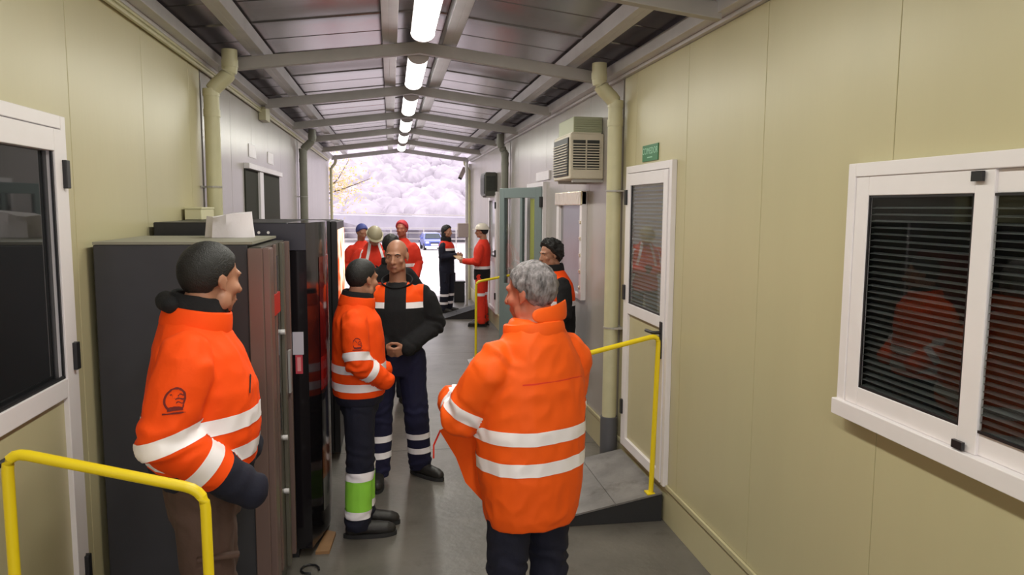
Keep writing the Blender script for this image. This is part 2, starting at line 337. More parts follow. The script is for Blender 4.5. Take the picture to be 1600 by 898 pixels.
put('door_frame', bx(((XR-.04, 8.45, .25), (XR, 8.50, 2.34)), ((XR-.04, 9.45, .25), (XR, 9.5, 2.34)), ((XR-.04, 8.5, 2.29), (XR, 9.45, 2.34))), WHITE, d)
BOX('opening_shade_sheet', (XR-.006, 8.5, .25), (XR-.001, 9.45, 2.29), mat('dim_interior_shade', (.10, .11, .10), .3), d)  # flat dark sheet paints the shade inside the doorway
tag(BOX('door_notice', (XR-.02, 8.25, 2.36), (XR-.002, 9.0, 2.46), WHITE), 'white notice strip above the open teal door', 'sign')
door('door_5', XR, -1, 12.35, 13.35, .25, 2.30, False, 1.2, 2.18, mat('pale_glass', (.45, .47, .5), .1), '', lower=WHITE)
# green sign
t = tag(empty('green_sign', (XR-.004, 4.97, 2.425)), 'small green sign with white lettering above the near right door', 'sign')
GS = mat('sign_green', (.015, .17, .055), .4); GT = mat('sign_letters', (.35, .62, .45), .5)
BOX('plate', (-.004, -.155, -.055), (.002, .155, .055), GS, t)
def text(s, size, parent, loc, rot, m, name='lettering', ext=.0006):
    c = bpy.data.curves.new(name, 'FONT'); c.body = s; c.size = size; c.extrude = ext; c.align_x = 'CENTER'; c.align_y = 'CENTER'
    o = bpy.data.objects.new('tmp', c); COL.objects.link(o)
    dg = bpy.context.evaluated_depsgraph_get(); me = bpy.data.meshes.new_from_object(o.evaluated_get(dg)); bpy.data.objects.remove(o)
    q = link(name, me, None, parent); me.materials.clear(); me.materials.append(m); q.location = loc; q.rotation_euler = rot; return q
text('COMEDOR', .062, t, (-.0045, 0, .012), (R(90), 0, R(-90)), GT)
BOX('underline', (-.0052, -.05, -.034), (-.0042, .05, -.026), GT, t)

# ------------------------------------------------------------------ air conditioners
def aircon(loc, W, D, Hh, body, grill, label):
    t = tag(empty('air_conditioner', loc), label, 'air conditioner')    # loc: near lower corner at the wall; extends -x by D, +y by W
    BOX('casing', (-D, 0, 0), (0, W, Hh), body, t, bev=.012)
    BOX('front_grille', (-D-.012, .04, .03), (-D, W-.04, Hh-.03), grill, t, bev=.004)
    g = BOX('fin', (-D-.022, .05, .045), (-D-.012, W-.05, .051), body, t); copies('fin', g, int((Hh-.1)/.022), (0, 0, .022), t)
    for a in (.09, .50):
        l = BOX('louvre_panel', (-D*(1-a), -.004, .08), (-D*(1-a-.36), .0, Hh-.055), grill, t)
        g = BOX('slat', (-D*(1-a), -.014, .085), (-D*(1-a-.36), -.004, .093), body, l)
        n = int((Hh-.15)/.022)
        for k in range(1, n):
            o = g.copy(); COL.objects.link(o); o.parent = l; o.location = (0, 0, k*.022)
    for q in (.02, W-.06): BOX('support_bracket', (-D+.03, q, -.025), (0, q+.04, -.001), STEEL, t)
    BOX('top_tray', (-D+.02, .02, Hh), (-.02, W-.02, Hh+.01), body, t)
    return t
DG = mat('dark_grille', (.03, .032, .028), .5); ACB = mat('cream_casing', (.62, .56, .44), .45, var=.04)
aircon((XR-.001, 6.12, 2.285), .62, .29, .375, ACB, DG, 'cream window air conditioner with louvred side, jutting from the right wall beside the cream downpipe')
t = tag(empty('louvred_box', (XR-.001, 6.18, 2.672)), 'pale green louvred box above the near air conditioner', 'box')
MINT = mat('pale_green_metal', (.38, .40, .26), .5)
BOX('casing', (-.25, 0, 0), (0, .55, .13), MINT, t, bev=.006)
g = BOX('slat', (-.24, -.008, .015), (-.01, -.001, .022), MINT, t); copies('slat', g, 6, (0, 0, .018), t)
DAC = mat('dark_olive_casing', (.07, .07, .055), .5)
aircon((XR-.001, 12.5, 2.235), .62, .20, .38, DAC, DG, 'dark air conditioner high on the right wall farther down the passage')

# ------------------------------------------------------------------ ramps and rails
def ramp(name, xw, sg, L, ya, yb, h, m, label, side=RUBBER, seams=2, th=0):
    t = tag(empty(name), label, 'ramp')
    def seg(xa, za, xb, zb):
        bm = bmesh.new(); prism(bm, [(xa, za-.012), (xb, zb-.012), (xb, zb), (xa, za)], 'y', ya, yb); return bm
    for k in range(seams+1):
        u, v = k/(seams+1), (k+1)/(seams+1)
        xa, xb = xw-sg*L*u, xw-sg*L*v
        put('plate', seg(xa-sg*.002, h*(1-u)+.012, xb+sg*.002, h*(1-v)+.012), m, t)
    for y in (ya+.005, yb-.045):
        bm = bmesh.new(); prism(bm, [(xw, 0.001), (xw-sg*L*.97, 0.001), (xw-sg*L*.97, h*.03+.001), (xw, h-.003)], 'y', y, y+.04); put('side_skirt', bm, side, t)
    return t
ramp('access_ramp', XR-.02, 1, .95, 4.52, 5.42, .185, PLATE, 'worn steel ramp sloping up to the near right door')
ramp('access_ramp', XL+.02, -1, .95, 2.33, 3.42, .185, PLATE, 'worn steel ramp sloping up to the near left door')
ramp('access_ramp', XR-.02, 1, .75, 8.4, 9.85, .185, PLATE, 'steel ramp below the open teal door')
ramp('access_ramp', XR-.02, 1, .82, 13.55, 14.1, .24, RUBBER, 'dark ramp near the open end beside the man in red overalls')
def rail(y, pts, label, feet=True):
    t = tag(empty('handrail', (0, y, 0)), label, 'handrail')
    put('tube', pipe(bmesh.new(), bend([(x, 0, z) for x, z in pts], .06), .0165, 12), YEL, t, smooth=True)
    for x, z in (pts[0], pts[-1]): BOX('foot_plate', (x-.035, -.035, z-.004), (x+.035, .035, z+.004), YEL, t)
def rz_(x, xw, sg, h=.185, L=.95): return max(.0, h*(1-abs(xw-x)/L))+.016
rail(4.56, [(1.675, rz_(1.675, XR, 1)), (1.70, 1.235), (.82, 1.03), (.82, .012)], 'yellow handrail on the ramp at the near right door')
rail(2.35, [(-1.125, rz_(-1.125, XL, -1)), (-1.125, 1.325), (-.575, 1.175), (-.565, rz_(-.565, XL, -1))], 'yellow handrail at lower left in front of the near left door')
rail(9.88, [(1.11, .03), (1.115, 1.055), (1.68, 1.16), (1.68, .22)], 'yellow handrail on the ramp of the open teal door')

# ------------------------------------------------------------------ vending machines
GRS = mat('dark_grey_laminate', (.035, .035, .042), .45, var=.1); BRZ = mat('bronze_trim', (.20, .135, .12), .35, metal=.4); TOPM = mat('pale_top', (.25, .24, .19), .5)
t = tag(empty('vending_machine', (XL+.03, 3.47, 0)), 'grey vending machine nearest the camera with bronze door trim', 'machine', None)
BOX('cabinet', (0, 0, .06), (.64, .70, 1.875), GRS, t, bev=.006); BOX('top_cover', (0, 0, 1.876), (.66, .71, 1.888), TOPM, t)
f = BOX('door', (.645, .0, .10), (.70, .70, 1.865), mat('dark_olive_panel', (.06, .055, .045), .3), t, bev=.004)
BOX('trim', (.70, .0, .10), (.735, .10, 1.86), BRZ, f, bev=.006); BOX('trim', (.64, -.012, .10), (.705, .0, 1.86), BRZ, f, bev=.004)
BOX('glass_pane', (.70, .16, .9), (.705, .46, 1.80), GLASS, f); BOX('trim', (.70, .30, .2), (.712, .35, 1.86), BRZ, f, bev=.003)
BOX('red_panel', (.705, .20, 1.52), (.715, .42, 1.62), mat('red_panel', (.45, .02, .015), .4), f)
BOX('trim', (.70, .52, .12), (.72, .58, 1.86), mat('olive_trim', (.16, .15, .12), .35, metal=.5), f, bev=.003); BOX('trim', (.70, .66, .12), (.73, .70, 1.86), BRZ, f, bev=.003)
BOX('coin_slot', (.72, .60, 1.05), (.732, .65, 1.28), mat('pale_metal', (.5, .5, .5), .3, metal=.6), f)
for z in (1.4, .84, .55): put('lock', pipe(bmesh.new(), [(.70, .49, z), (.725, .49, z)], .014, 10), STEELW, f)
for px_, py_ in ((.06, .06), (.06, .62), (.62, .06), (.62, .62)): put('foot', pipe(bmesh.new(), [(px_, py_, 0), (px_, py_, .06)], .025, 10), BLACK, t)
t = tag(empty('vending_machine', (XL+.03, 4.32, 0)), 'tall glossy black vending machine, second in the row, with a white and red sticker', 'machine')
BOX('cabinet', (0, 0, .05), (.70, .88, 1.955), BLACK, t, bev=.006)
BOX('header', (.45, -.008, 1.80), (.80, .0, 1.95), mat('dark_violet_panel', (.03, .028, .042), .35), t, bev=.003)
bm = bmesh.new(); n = 14; prof = [(.705, 0), (.80, 0)]+[(.80+.075*sin(pi*k/n), .02+.84*k/n) for k in range(1, n)]+[(.80, .88), (.705, .88)]
prism(bm, prof, 'z', .06, 1.955); put('curved_door', bm, BLACKG, t, smooth=True)
PR = [(1.15, 1.75, (.10, .008, .01)), (.95, 1.15, (.30, .02, .02)), (.60, .95, (.03, .03, .035)), (.40, .60, (.22, .07, .015)), (.20, .40, (.12, .12, .12))]
for i, (a, b, c) in enumerate(PR):
    bm = bmesh.new(); prism(bm, [(.802+.076*sin(pi*k/n), .02+.84*k/n) for k in range(3, n-1)]+[(.80, .5)], 'z', a, b); put('printed_panel', bm, mat('print_%s' % ['dark_red', 'red', 'graphite', 'amber', 'silver'][i], c, .12), t, smooth=True)
BOX('door_edge_trim', (.797, .875, .06), (.812, .89, 1.95), mat('pale_edge', (.45, .42, .48), .2), t)
BOX('white_sticker', (.715, -.004, 1.21), (.775, -.0015, 1.34), mat('sticker_white', (.55, .52, .62), .5), t)
BOX('red_sticker', (.728, -.004, 1.10), (.768, -.0015, 1.208), mat('sticker_red', (.55, .05, .08), .5), t)
BOX('red_sticker_text', (.738, -.006, 1.115), (.758, -.004, 1.195), mat('sticker_pink', (.75, .30, .32), .5), t)
for x in (.55, .60): put('screw', pipe(bmesh.new(), [(x, -.012, 1.90), (x, -.008, 1.90)], .008, 8), WHITE, t)
BOX('plinth', (.03, .02, 0), (.72, .86, .05), BLACK, t)
t = tag(empty('vending_machine', (XL+.03, 6.05, 0)), 'farthest black vending machine in the row with a lit orange and cream front', 'machine')
BOX('cabinet', (0, 0, .05), (.80, .88, 1.93), BLACK, t, bev=.006); BOX('plinth', (.03, .02, 0), (.76, .86, .05), BLACK, t)
lit = bpy.data.materials.new('lit_print'); lit.use_nodes = True; nt = lit.node_tree; b = nt.nodes['Principled BSDF']
nz = nt.nodes.new('ShaderNodeTexNoise'); nz.inputs['Scale'].default_value = 5; tc = nt.nodes.new('ShaderNodeTexCoord'); nt.links.new(tc.outputs['Object'], nz.inputs[0])
cr = nt.nodes.new('ShaderNodeValToRGB'); e = cr.color_ramp.elements; e[0].position = .38; e[0].color = (.75, .10, .03, 1); e[1].position = .55; e[1].color = (1, .78, .55, 1)
nt.links.new(nz.outputs[0], cr.inputs[0]); nt.links.new(cr.outputs[0], b.inputs['Base Color']); nt.links.new(cr.outputs[0], b.inputs['Emission Color']); b.inputs['Emission Strength'].default_value = 1.3; b.inputs['Roughness'].default_value = .3
BOX('door', (.802, 0, .06), (.85, .88, 1.925), BLACK, t, bev=.006); BOX('lit_front', (.851, .06, .75), (.857, .82, 1.86), lit, t)
# things on and by the machines
bm = bmesh.new(); n = 20
A = []
for j in range(5):
    A.append([bm.verts.new(((.115-.01*j*(.3))*cos(2*pi*i/n)*(1+.10*sin(3*i)), .10*sin(2*pi*i/n)*(1+.06*sin(2*i+j)), j*.028+(.006*sin(i*1.3) if j == 4 else 0)+(.012*cos(2*pi*i/n) if j == 4 else 0))) for i in range(n)])
for a, b in zip(A, A[1:]):
    for i in range(n): bm.faces.new((a[i], a[(i+1) % n], b[(i+1) % n], b[i]))
bm.faces.new(A[0][::-1]); bm.faces.new(A[-1])
o = put('paper_bundle', bm, mat('white_paper', (.72, .67, .72), .7, bump=.4, bscale=15), loc=(-.80, 3.98, 1.889), smooth=True); tag(o, 'crumpled white paper bundle lying on the grey vending machine', 'paper')
t = tag(empty('small_box', (XL+.02, 5.0, 1.957)), 'small cream box with lid on the black vending machine by the left wall', 'box')
BOX('body', (0, 0, 0), (.10, .34, .065), mat('cream_carton', (.66, .62, .40), .6), t, bev=.003); BOX('lid', (-.004, -.004, .065), (.104, .344, .078), mat('cream_carton', (.66, .62, .40), .6), t, bev=.003)
pts = [(-.47+.05*cos(k*.35)*1.0, 4.15+.06*sin(k*.35)+.02*k*.1, .008+.002*(k % 2)) for k in range(15)]
tag(put('power_cable', pipe(bmesh.new(), pts, .006, 8), BLACK, smooth=True), 'thin dark cable looped on the floor by the grey vending machine', 'cable')
bm = bmesh.new(); prism(bm, [(-.46, 4.36), (-.38, 4.36), (-.36, 4.62), (-.42, 4.66)], 'z', 0, .018); tag(put('wood_offcut', bm, mat('raw_wood', (.30, .16, .07), .7, var=.2)), 'flat orange wood offcut on the floor below the black vending machine', 'wood')

# ------------------------------------------------------------------ things near the open end
t = tag(empty('security_camera', (1.60, 16.32, 2.93)), 'security camera hanging at the upper right corner of the open end', 'camera')
put('arm', pipe(bmesh.new(), [(.065, .12, .12), (.03, .03, .02), (0, 0, -.05)], .015, 8), WHITE, t, smooth=True); q = put('housing', bx(((-.045, -.05, -.24), (.045, .05, 0))), mat('grey_pink_plastic', (.35, .28, .28), .4), t, bev=.012)
q.rotation_euler = (0, R(25), 0); q.location = (-.01, 0, -.04); BOX('lens_hood', (-.04, -.045, -.275), (.04, .045, -.24), BLACK, q)
t = tag(empty('electrical_cabinet', (1.46, 15.5, 1.42)), 'grey pink electrical box on a post behind the helmeted man', 'box')
BOX('casing', (-.10, -.09, 0), (.12, .09, .29), mat('grey_pink_metal', (.42, .34, .33), .5), t, bev=.01); put('post', pipe(bmesh.new(), [(.1, .12, -1.42), (.1, .12, 1.55)], .03, 10), STEELW, t, smooth=True); BOX('latch', (-.115, -.03, .1), (-.10, .03, .16), STEELW, t)
for x, lb in ((1.70, 'right'),): tag(put('steel_post', bx(((x+.0, 16.62, 0), (x+.10, 16.72, 2.99))), STEELW, bev=.004), f'pale steel post at the {lb} side of the open end', 'post')
t = tag(empty('waste_bin', (1.44, 16.1, 0)), 'black bin standing near the open end behind the dark ramp', 'bin')
put('body', (lambda b: b)(bx(((-.12, -.13, 0), (.12, .13, .42)))), BLACK, t, bev=.015); BOX('lid', (-.13, -.14, .42), (.13, .14, .46), BLACK, t, bev=.01)

# ------------------------------------------------------------------ outdoors
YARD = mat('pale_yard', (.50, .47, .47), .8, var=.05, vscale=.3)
bm = bmesh.new(); G = []
for j in range(30):
    y = Y1+.6+j*6.5; row = []
    for i in range(21):
        x = -60+i*6; zz = -.002-.0345*min(max(0, y-18), 60); row.append(bm.verts.new((x, y, zz)))
    G.append(row)
for a, b in zip(G, G[1:]):
    for i in range(20): bm.faces.new((a[i], a[i+1], b[i+1], b[i]))
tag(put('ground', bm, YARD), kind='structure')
FOR = mat('haze_paled_foliage', (.44, .405, .45), .95, spec=.1, var=.16, vscale=.5)  # leaf colour paled and tinted to carry the haze
bm = bmesh.new(); G = []
for j in range(26):
    y = 110+j*9; row = []
    for i in range(61):
        x = -150+i*5.4; q = noise.noise(V((x*.02, y*.02, 0)))
        hgt = -2+ (y-110)*.135*(1+.45*noise.noise(V((x*.012, 3, 0)))) + q*5 + (6 if x < 0 else 0)*min(1, (y-110)/80)
        row.append(bm.verts.new((x, y, hgt if j else -3)))
    G.append(row)
for a, b in zip(G, G[1:]):
    for i in range(60): bm.faces.new((a[i], a[i+1], b[i+1], b[i]))
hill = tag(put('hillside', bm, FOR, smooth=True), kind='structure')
def blob(bm, c, r, sub=1):
    g = bmesh.ops.create_icosphere(bm, subdivisions=sub, radius=r)
    for v in g['verts']: v.co = V(c)+v.co*(1+.35*noise.noise(v.co*2.1/r+V(c)))
fm = bpy.data.meshes.new('forest'); FV, FF = [], []
b0 = bmesh.new(); bmesh.ops.create_icosphere(b0, subdivisions=3, radius=1); b0.verts.ensure_lookup_table(); tv = [v.co.copy() for v in b0.verts]; tf = [[v.index for v in f.verts] for f in b0.faces]; b0.free()
shp = []
for q in range(6): shp.append([v*(1+.30*noise.noise(v*1.6+V((q*7, 0, 0)))+.22*noise.noise(v*4.5+V((0, q*5, 0)))) for v in tv])
for k in range(1300):
    y = random.uniform(98, 320); x = random.uniform(-.20, .28)*y+2; z = -2+(max(0, y-110))*.135+random.uniform(-.5, 1.6); rr = random.uniform(1.3, 3.8); n0 = len(FV); a = random.uniform(0, 6.28); sh = random.choice(shp)
    for v in sh: FV.append((x+rr*(v.x*cos(a)-v.y*sin(a)), y+rr*(v.x*sin(a)+v.y*cos(a)), z+rr*v.z*1.1))
    FF += [[n0+i for i in f] for f in tf]
fm.from_pydata(FV, [], FF)
for p in fm.polygons: p.use_smooth = True
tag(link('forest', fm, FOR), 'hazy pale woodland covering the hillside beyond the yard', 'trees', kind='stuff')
t = tag(empty('road_bridge', (0, 86, 0)), 'long pale elevated road with a parapet crossing behind the yard', 'bridge')
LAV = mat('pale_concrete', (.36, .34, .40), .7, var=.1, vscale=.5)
bm = bmesh.new(); prism(bm, [(-7.5, 1.05), (60, -.05), (60, -.95), (-2.0, -.6), (-7.5, .85)], 'y', 0, 8); put('deck', bm, LAV, t)
bm = bmesh.new(); prism(bm, [(-7.5, 1.35), (60, .25), (60, .15), (-7.5, 1.25)], 'y', -.1, .1); put('parapet_rail', bm, STEEL, t)
for x in (2, 16, 30): BOX('pier', (x, 2, -4), (x+1.2, 5, -.4), LAV, t)
t = tag(empty('guard_fence', (0, 70, -1.85)), 'low wire fence across the yard behind the blue car', 'fence')
for z in (.9, 1.45, 1.9): put('rail', pipe(bmesh.new(), [(-30, 0, z), (30, 0, z)], .035, 6), STEEL, t)
p0 = put('post', pipe(bmesh.new(), [(-30, 0, 0), (-30, 0, 2)], .05, 6), STEEL, t); copies('post', p0, 21, (3, 0, 0), t)
# car
CARB = mat('car_blue', (.05, .09, .38), .3, coat=.5, var=.03)
t = tag(empty('car', (3.35, 63, -1.555), R(4)), 'small blue hatchback parked in the yard', 'car')
bm = bmesh.new(); prof = [(-2.0, .35), (-2.02, .62), (-1.9, .80), (-1.05, .95), (-.35, 1.40), (1.2, 1.44), (1.75, 1.05), (1.9, .95), (1.95, .35)]
prism(bm, prof, 'x', -.80, .80)
for v in bm.verts:
    if v.co.z > 1.2: v.co.x *= .80
    elif v.co.z > .9: v.co.x *= .97
put('body', bm, CARB, t, bev=.06, smooth=True)
bm = bmesh.new(); vs = [bm.verts.new(p) for p in ((-.68, -1.06, .99), (.68, -1.06, .99), (.56, -.42, 1.37), (-.56, -.42, 1.37))]; bm.faces.new(vs)
bmesh.ops.solidify(bm, geom=bm.faces[:], thickness=.03); put('windscreen', bm, mat('windscreen', (.10, .13, .16), .08), t)
BOX('number_plate', (-.30, -2.07, .46), (.30, -2.03, .60), WHITE, t); BOX('bumper', (-.78, -2.06, .28), (.78, -1.98, .42), mat('bumper_light', (.75, .72, .75), .5), t, bev=.02); BOX('grille', (-.35, -2.05, .62), (.35, -2.0, .70), BLACK, t)
for x in (-.6, .6): BOX('headlamp', (x-.14, -2.03, .62), (x+.14, -1.95, .76), WHITE, t, bev=.02)
for x in (-.72, .72):
    for y in (-1.3, 1.25): put('wheel', pipe(bmesh.new(), [(x-.1, y, .31), (x+.1, y, .31)], .31, 16), RUBBER, t)
for x in (-.9, .9): BOX('wing_mirror', (x-.09, -.95, .98), (x+.09, -.85, 1.1), CARB, t, bev=.02)
# yellow-leaved tree
t = tag(empty('yellow_tree', (-4.2, 30, -.4)), 'tree with yellow leaves reaching in at the left of the open end', 'tree')
BR = mat('bark', (.10, .075, .06), .9)
bm = bmesh.new(); pipe(bm, [(0, 0, 0), (.1, 0, 1.4), (.5, 0, 2.4)], .1, 8, rs=[.14, .11, .07]); pipe(bm, [(.5, 0, 2.4), (1.6, 0, 2.85), (2.5, 0, 3.15), (3.4, 0, 3.5)], .04, 6, rs=[.06, .04, .025, .012]); pipe(bm, [(1.6, 0, 2.85), (2.2, .1, 3.5), (2.6, .1, 4.2)], .03, 6, rs=[.035, .02, .01])
put('trunk', bm, BR, t)
YL = mat('yellow_leaf', (.62, .50, .22), .7, var=.25, vscale=1); bm = bmesh.new()
for k in range(1300):
    c = V((random.gauss(2.0, .6), random.gauss(0, .4), random.gauss(3.3, .55))); a = random.uniform(.03, .07); R_ = Matrix.Rotation(random.uniform(0, 6.28), 3, V((random.random(), random.random(), random.random())).normalized())
    vs = [bm.verts.new(c+R_ @ V(p)*a) for p in ((-1, 0, 0), (0, -.6, 0), (1, 0, 0), (0, .6, 0))]; bm.faces.new(vs)
tag(put('foliage', bm, YL, t), kind='stuff')

# ------------------------------------------------------------------ people
def sphere(bm, c, r, sc=(1, 1, 1), n=14, rot=None):
    g = bmesh.ops.create_uvsphere(bm, u_segments=n, v_segments=max(6, n*2//3), radius=1)
    for v in g['verts']:
        p = V((v.co.x*sc[0]*r, v.co.y*sc[1]*r, v.co.z*sc[2]*r)); v.co = V(c)+(rot @ p if rot else p)
def chain(bm, pts, n=12):
    for (p, r) in pts: sphere(bm, p, r, n=n)
    for (p, r), (q, s) in zip(pts, pts[1:]):
        if (V(q)-V(p)).length > 1e-4: pipe(bm, [p, q], r, n, rs=[r*.995, s*.995])
def loft(bm, rings, n=28, cap=True):   # ring (cx, cy, z, a, b, tilt)
    RR = []
    for cx, cy, z, a, b, *t in rings:
        tl = t[0] if t else 0
        RR.append([bm.verts.new((cx+a*math.copysign(abs(cos(2*pi*k/n))**.88, cos(2*pi*k/n)), cy+b*sin(2*pi*k/n), z+tl*b*sin(2*pi*k/n))) for k in range(n)])
    for A, B in zip(RR, RR[1:]):
        for k in range(n): bm.faces.new((A[k], A[(k+1) % n], B[(k+1) % n], B[k]))
    if cap: bm.faces.new(RR[0][::-1]); bm.faces.new(RR[-1])
def fuse(bm, vox, smooth=3, fac=.6):
    bmesh.ops.recalc_face_normals(bm, faces=bm.faces)
    me = bpy.data.meshes.new('raw'); bm.to_mesh(me); bm.free()
    o = bpy.data.objects.new('raw', me); COL.objects.link(o)
    m = o.modifiers.new('r', 'REMESH'); m.mode = 'VOXEL'; m.voxel_size = vox; m.use_smooth_shade = True
    if smooth: q = o.modifiers.new('s', 'SMOOTH'); q.iterations = smooth; q.factor = fac
    dg = bpy.context.evaluated_depsgraph_get(); out = bpy.data.meshes.new_from_object(o.evaluated_get(dg))
    bpy.data.objects.remove(o); bpy.data.meshes.remove(me)
    return out
def seg_metric(p, pts):
    best = 9
    for (a, r), (b, s) in zip(pts, pts[1:]):
        a, b = V(a), V(b); ab = b-a; t = max(0, min(1, (p-a).dot(ab)/max(1e-9, ab.dot(ab))))
        best = min(best, (p-(a+ab*t)).length/(r+(s-r)*t))
    return best
def loft_metric(p, rings):
    z = p.z
    if z <= rings[0][2]: r = rings[0]; pen = (rings[0][2]-z)*8
    elif z >= rings[-1][2]: r = rings[-1]; pen = (z-rings[-1][2])*8
    else:
        for a, b in zip(rings, rings[1:]):
            if a[2] <= z <= b[2]:
                t = (z-a[2])/max(1e-6, b[2]-a[2]); r = [a[i]+(b[i]-a[i])*t for i in range(5)]; pen = 0; break
    return math.hypot((p.x-r[0])/r[3], (p.y-r[1])/r[4])+pen
def fold(me, amp, spots=(), seed=0, freq=9):
    # soft folds: broad ridges everywhere, tighter ones round the listed joints (centre, radius, direction, amp)
    nv = [v.normal.copy() for v in me.vertices]
    for v, n in zip(me.vertices, nv):
        p = v.co; q = noise.noise(V((p.x*freq, p.y*freq, p.z*freq*.55+seed)))
        d = amp*(q*.9 + .5*(1-2*abs(noise.noise(V((p.x*freq*1.7+seed, p.y*freq*1.7, p.z*freq*1.2))))-.5))
        for c, r, dr, a in spots:
            k = (p-V(c)).length/r
            if k < 1: d += a*(1-k*k)**2*sin((p-V(c)).dot(dr)*85+noise.noise(p*11+V((seed, 0, 0)))*5)
        v.co = p+n*d
def cls_of(bm_or_pts, prims):
    keys = list(prims)
    out = []
    for p in bm_or_pts:
        ms = [(loft_metric(p, prims[k][1]) if prims[k][0] == 'loft' else seg_metric(p, prims[k][1])) for k in keys]
        out.append(keys[ms.index(min(ms))])
    return out
def dress(me, prims, patches, base, name, parent, mats):
    """cut the cloth mesh along planes; 'band' patches become thin proud strips, 'assign' patches recolour the cloth"""
    bm = bmesh.new(); bm.from_mesh(me)
    L = bm.faces.layers.int.new('cls'); keys = list(prims)
    for f, c in zip(bm.faces, cls_of([f.calc_center_median() for f in bm.faces], prims)): f[L] = keys.index(c)
    bands = []
    for pt in patches:
        want = {keys.index(c) for c in pt['cls'] if c in keys}
        for co, no in pt['planes']:
            fs = [f for f in bm.faces if f[L] in want and all((f.calc_center_median()-V(c)).dot(V(n)) > -.05 for c, n in pt['planes'])]
            if not fs: continue
            es = {e for f in fs for e in f.edges}; vs = {v for f in fs for v in f.verts}
            bmesh.ops.bisect_plane(bm, geom=list(vs)+list(es)+fs, plane_co=co, plane_no=no, dist=1e-5)
    for pt in patches:
        want = {keys.index(c) for c in pt['cls'] if c in keys}
        inside = [f for f in bm.faces if f[L] in want and all((f.calc_center_median()-V(c)).dot(V(n)) > 0 for c, n in pt['planes'])]
        if pt.get('assign'):
            if pt['m'] not in mats: mats.append(pt['m'])
            for f in inside: f.material_index = mats.index(pt['m'])
        else: bands.append((pt, [[v.co+v.normal*.0025 for v in f.verts] for f in inside]))
    bm.normal_update(); out = bpy.data.meshes.new(name); bm.to_mesh(out); bm.free(); bpy.data.meshes.remove(me)
    for p in out.polygons: p.use_smooth = True
    g = link(name, out, mats, parent)
    for pt, polys in bands:
        if not polys: continue
        b = bmesh.new(); vm = {}
        for ps in polys:
            vs = []
            for p in ps:
                k = (round(p.x, 5), round(p.y, 5), round(p.z, 5))
                if k not in vm: vm[k] = b.verts.new(p)
                if not vs or vm[k] is not vs[-1]: vs.append(vm[k])
            if len(vs) > 2 and len(set(vs)) == len(vs):
                try: b.faces.new(vs)
                except ValueError: pass
        mm = bpy.data.meshes.new('band'); b.to_mesh(mm); b.free()
        for p in mm.polygons: p.use_smooth = True
        link(pt.get('name', 'reflective_band'), mm, pt['m'], g)
    return g
def band(c, p, d, wd, m=None, name='reflective_band'):
    d = V(d).normalized(); p = V(p); return dict(cls=c, planes=[(p-d*wd/2, d), (p+d*wd/2, -d)], m=m or TAPE, name=name)
def shellring(name, rings, th, m, parent, n=28, wob=.0):
    bm = bmesh.new(); RR = []
    seq = [(c, a, b, 0) for c, a, b in rings]+[(c, a-th, b-th, 1) for c, a, b in reversed(rings)]
    for c, a, b, i in seq:
        RR.append([bm.verts.new(V(c[0])+c[1]*(a*cos(2*pi*k/n))+c[2]*(b*sin(2*pi*k/n))+V((0, 0, wob*noise.noise(V((cos(2*pi*k/n)*2, sin(2*pi*k/n)*2, a*9)))))) for k in range(n)])
    RR.append(RR[0])
    for A, B in zip(RR, RR[1:]):
        for k in range(n): bm.faces.new((A[k], A[(k+1) % n], B[(k+1) % n], B[k]))
    o = put(name, bm, m, parent, smooth=True); s = o.modifiers.new('s', 'SUBSURF'); s.levels = s.render_levels = 1; return o

def head_prims(bm, T, n=16, beard=False):
    def P(p): return T @ V(p)
    r3 = T.to_3x3()
    def el(c, r, nn=n): sphere(bm, P(c), 1, r, nn, r3)
    el((0, -.012, .035), (.073, .094, .083), 24); el((0, .028, -.020), (.060, .064, .082), 20); el((0, .040, -.078), (.046, .042, .034)); el((0, .068, -.098), (.020, .016, .014))
    el((.052, .015, -.07), (.016, .030, .03)); el((-.052, .015, -.07), (.016, .030, .03))
    chain(bm, [(P((0, .086, .012)), .009), (P((0, .104, -.020)), .0105), (P((0, .110, -.034)), .0135)], 10)
    for s in (-1, 1):
        el((s*.013, .098, -.038), (.009, .010, .007)); chain(bm, [(P((s*.010, .089, .026)), .009), (P((s*.045, .074, .022)), .010)], 8)
        el((s*.044, .058, -.026), (.022, .022, .020)); el((s*.030, .074, -.002), (.014, .009, .009))
        el((s*.076, -.010, -.004), (.008, .018, .030)); el((s*.080, -.018, .002), (.006, .014, .024)); el((s*.077, .0, -.028), (.006, .008, .012))
    chain(bm, [(P((-.022, .082, -.063)), .006), (P((0, .090, -.060)), .007), (P((.022, .082, -.063)), .006)], 8); chain(bm, [(P((-.018, .080, -.073)), .007), (P((0, .086, -.073)), .0085), (P((.018, .080, -.073)), .007)], 8)
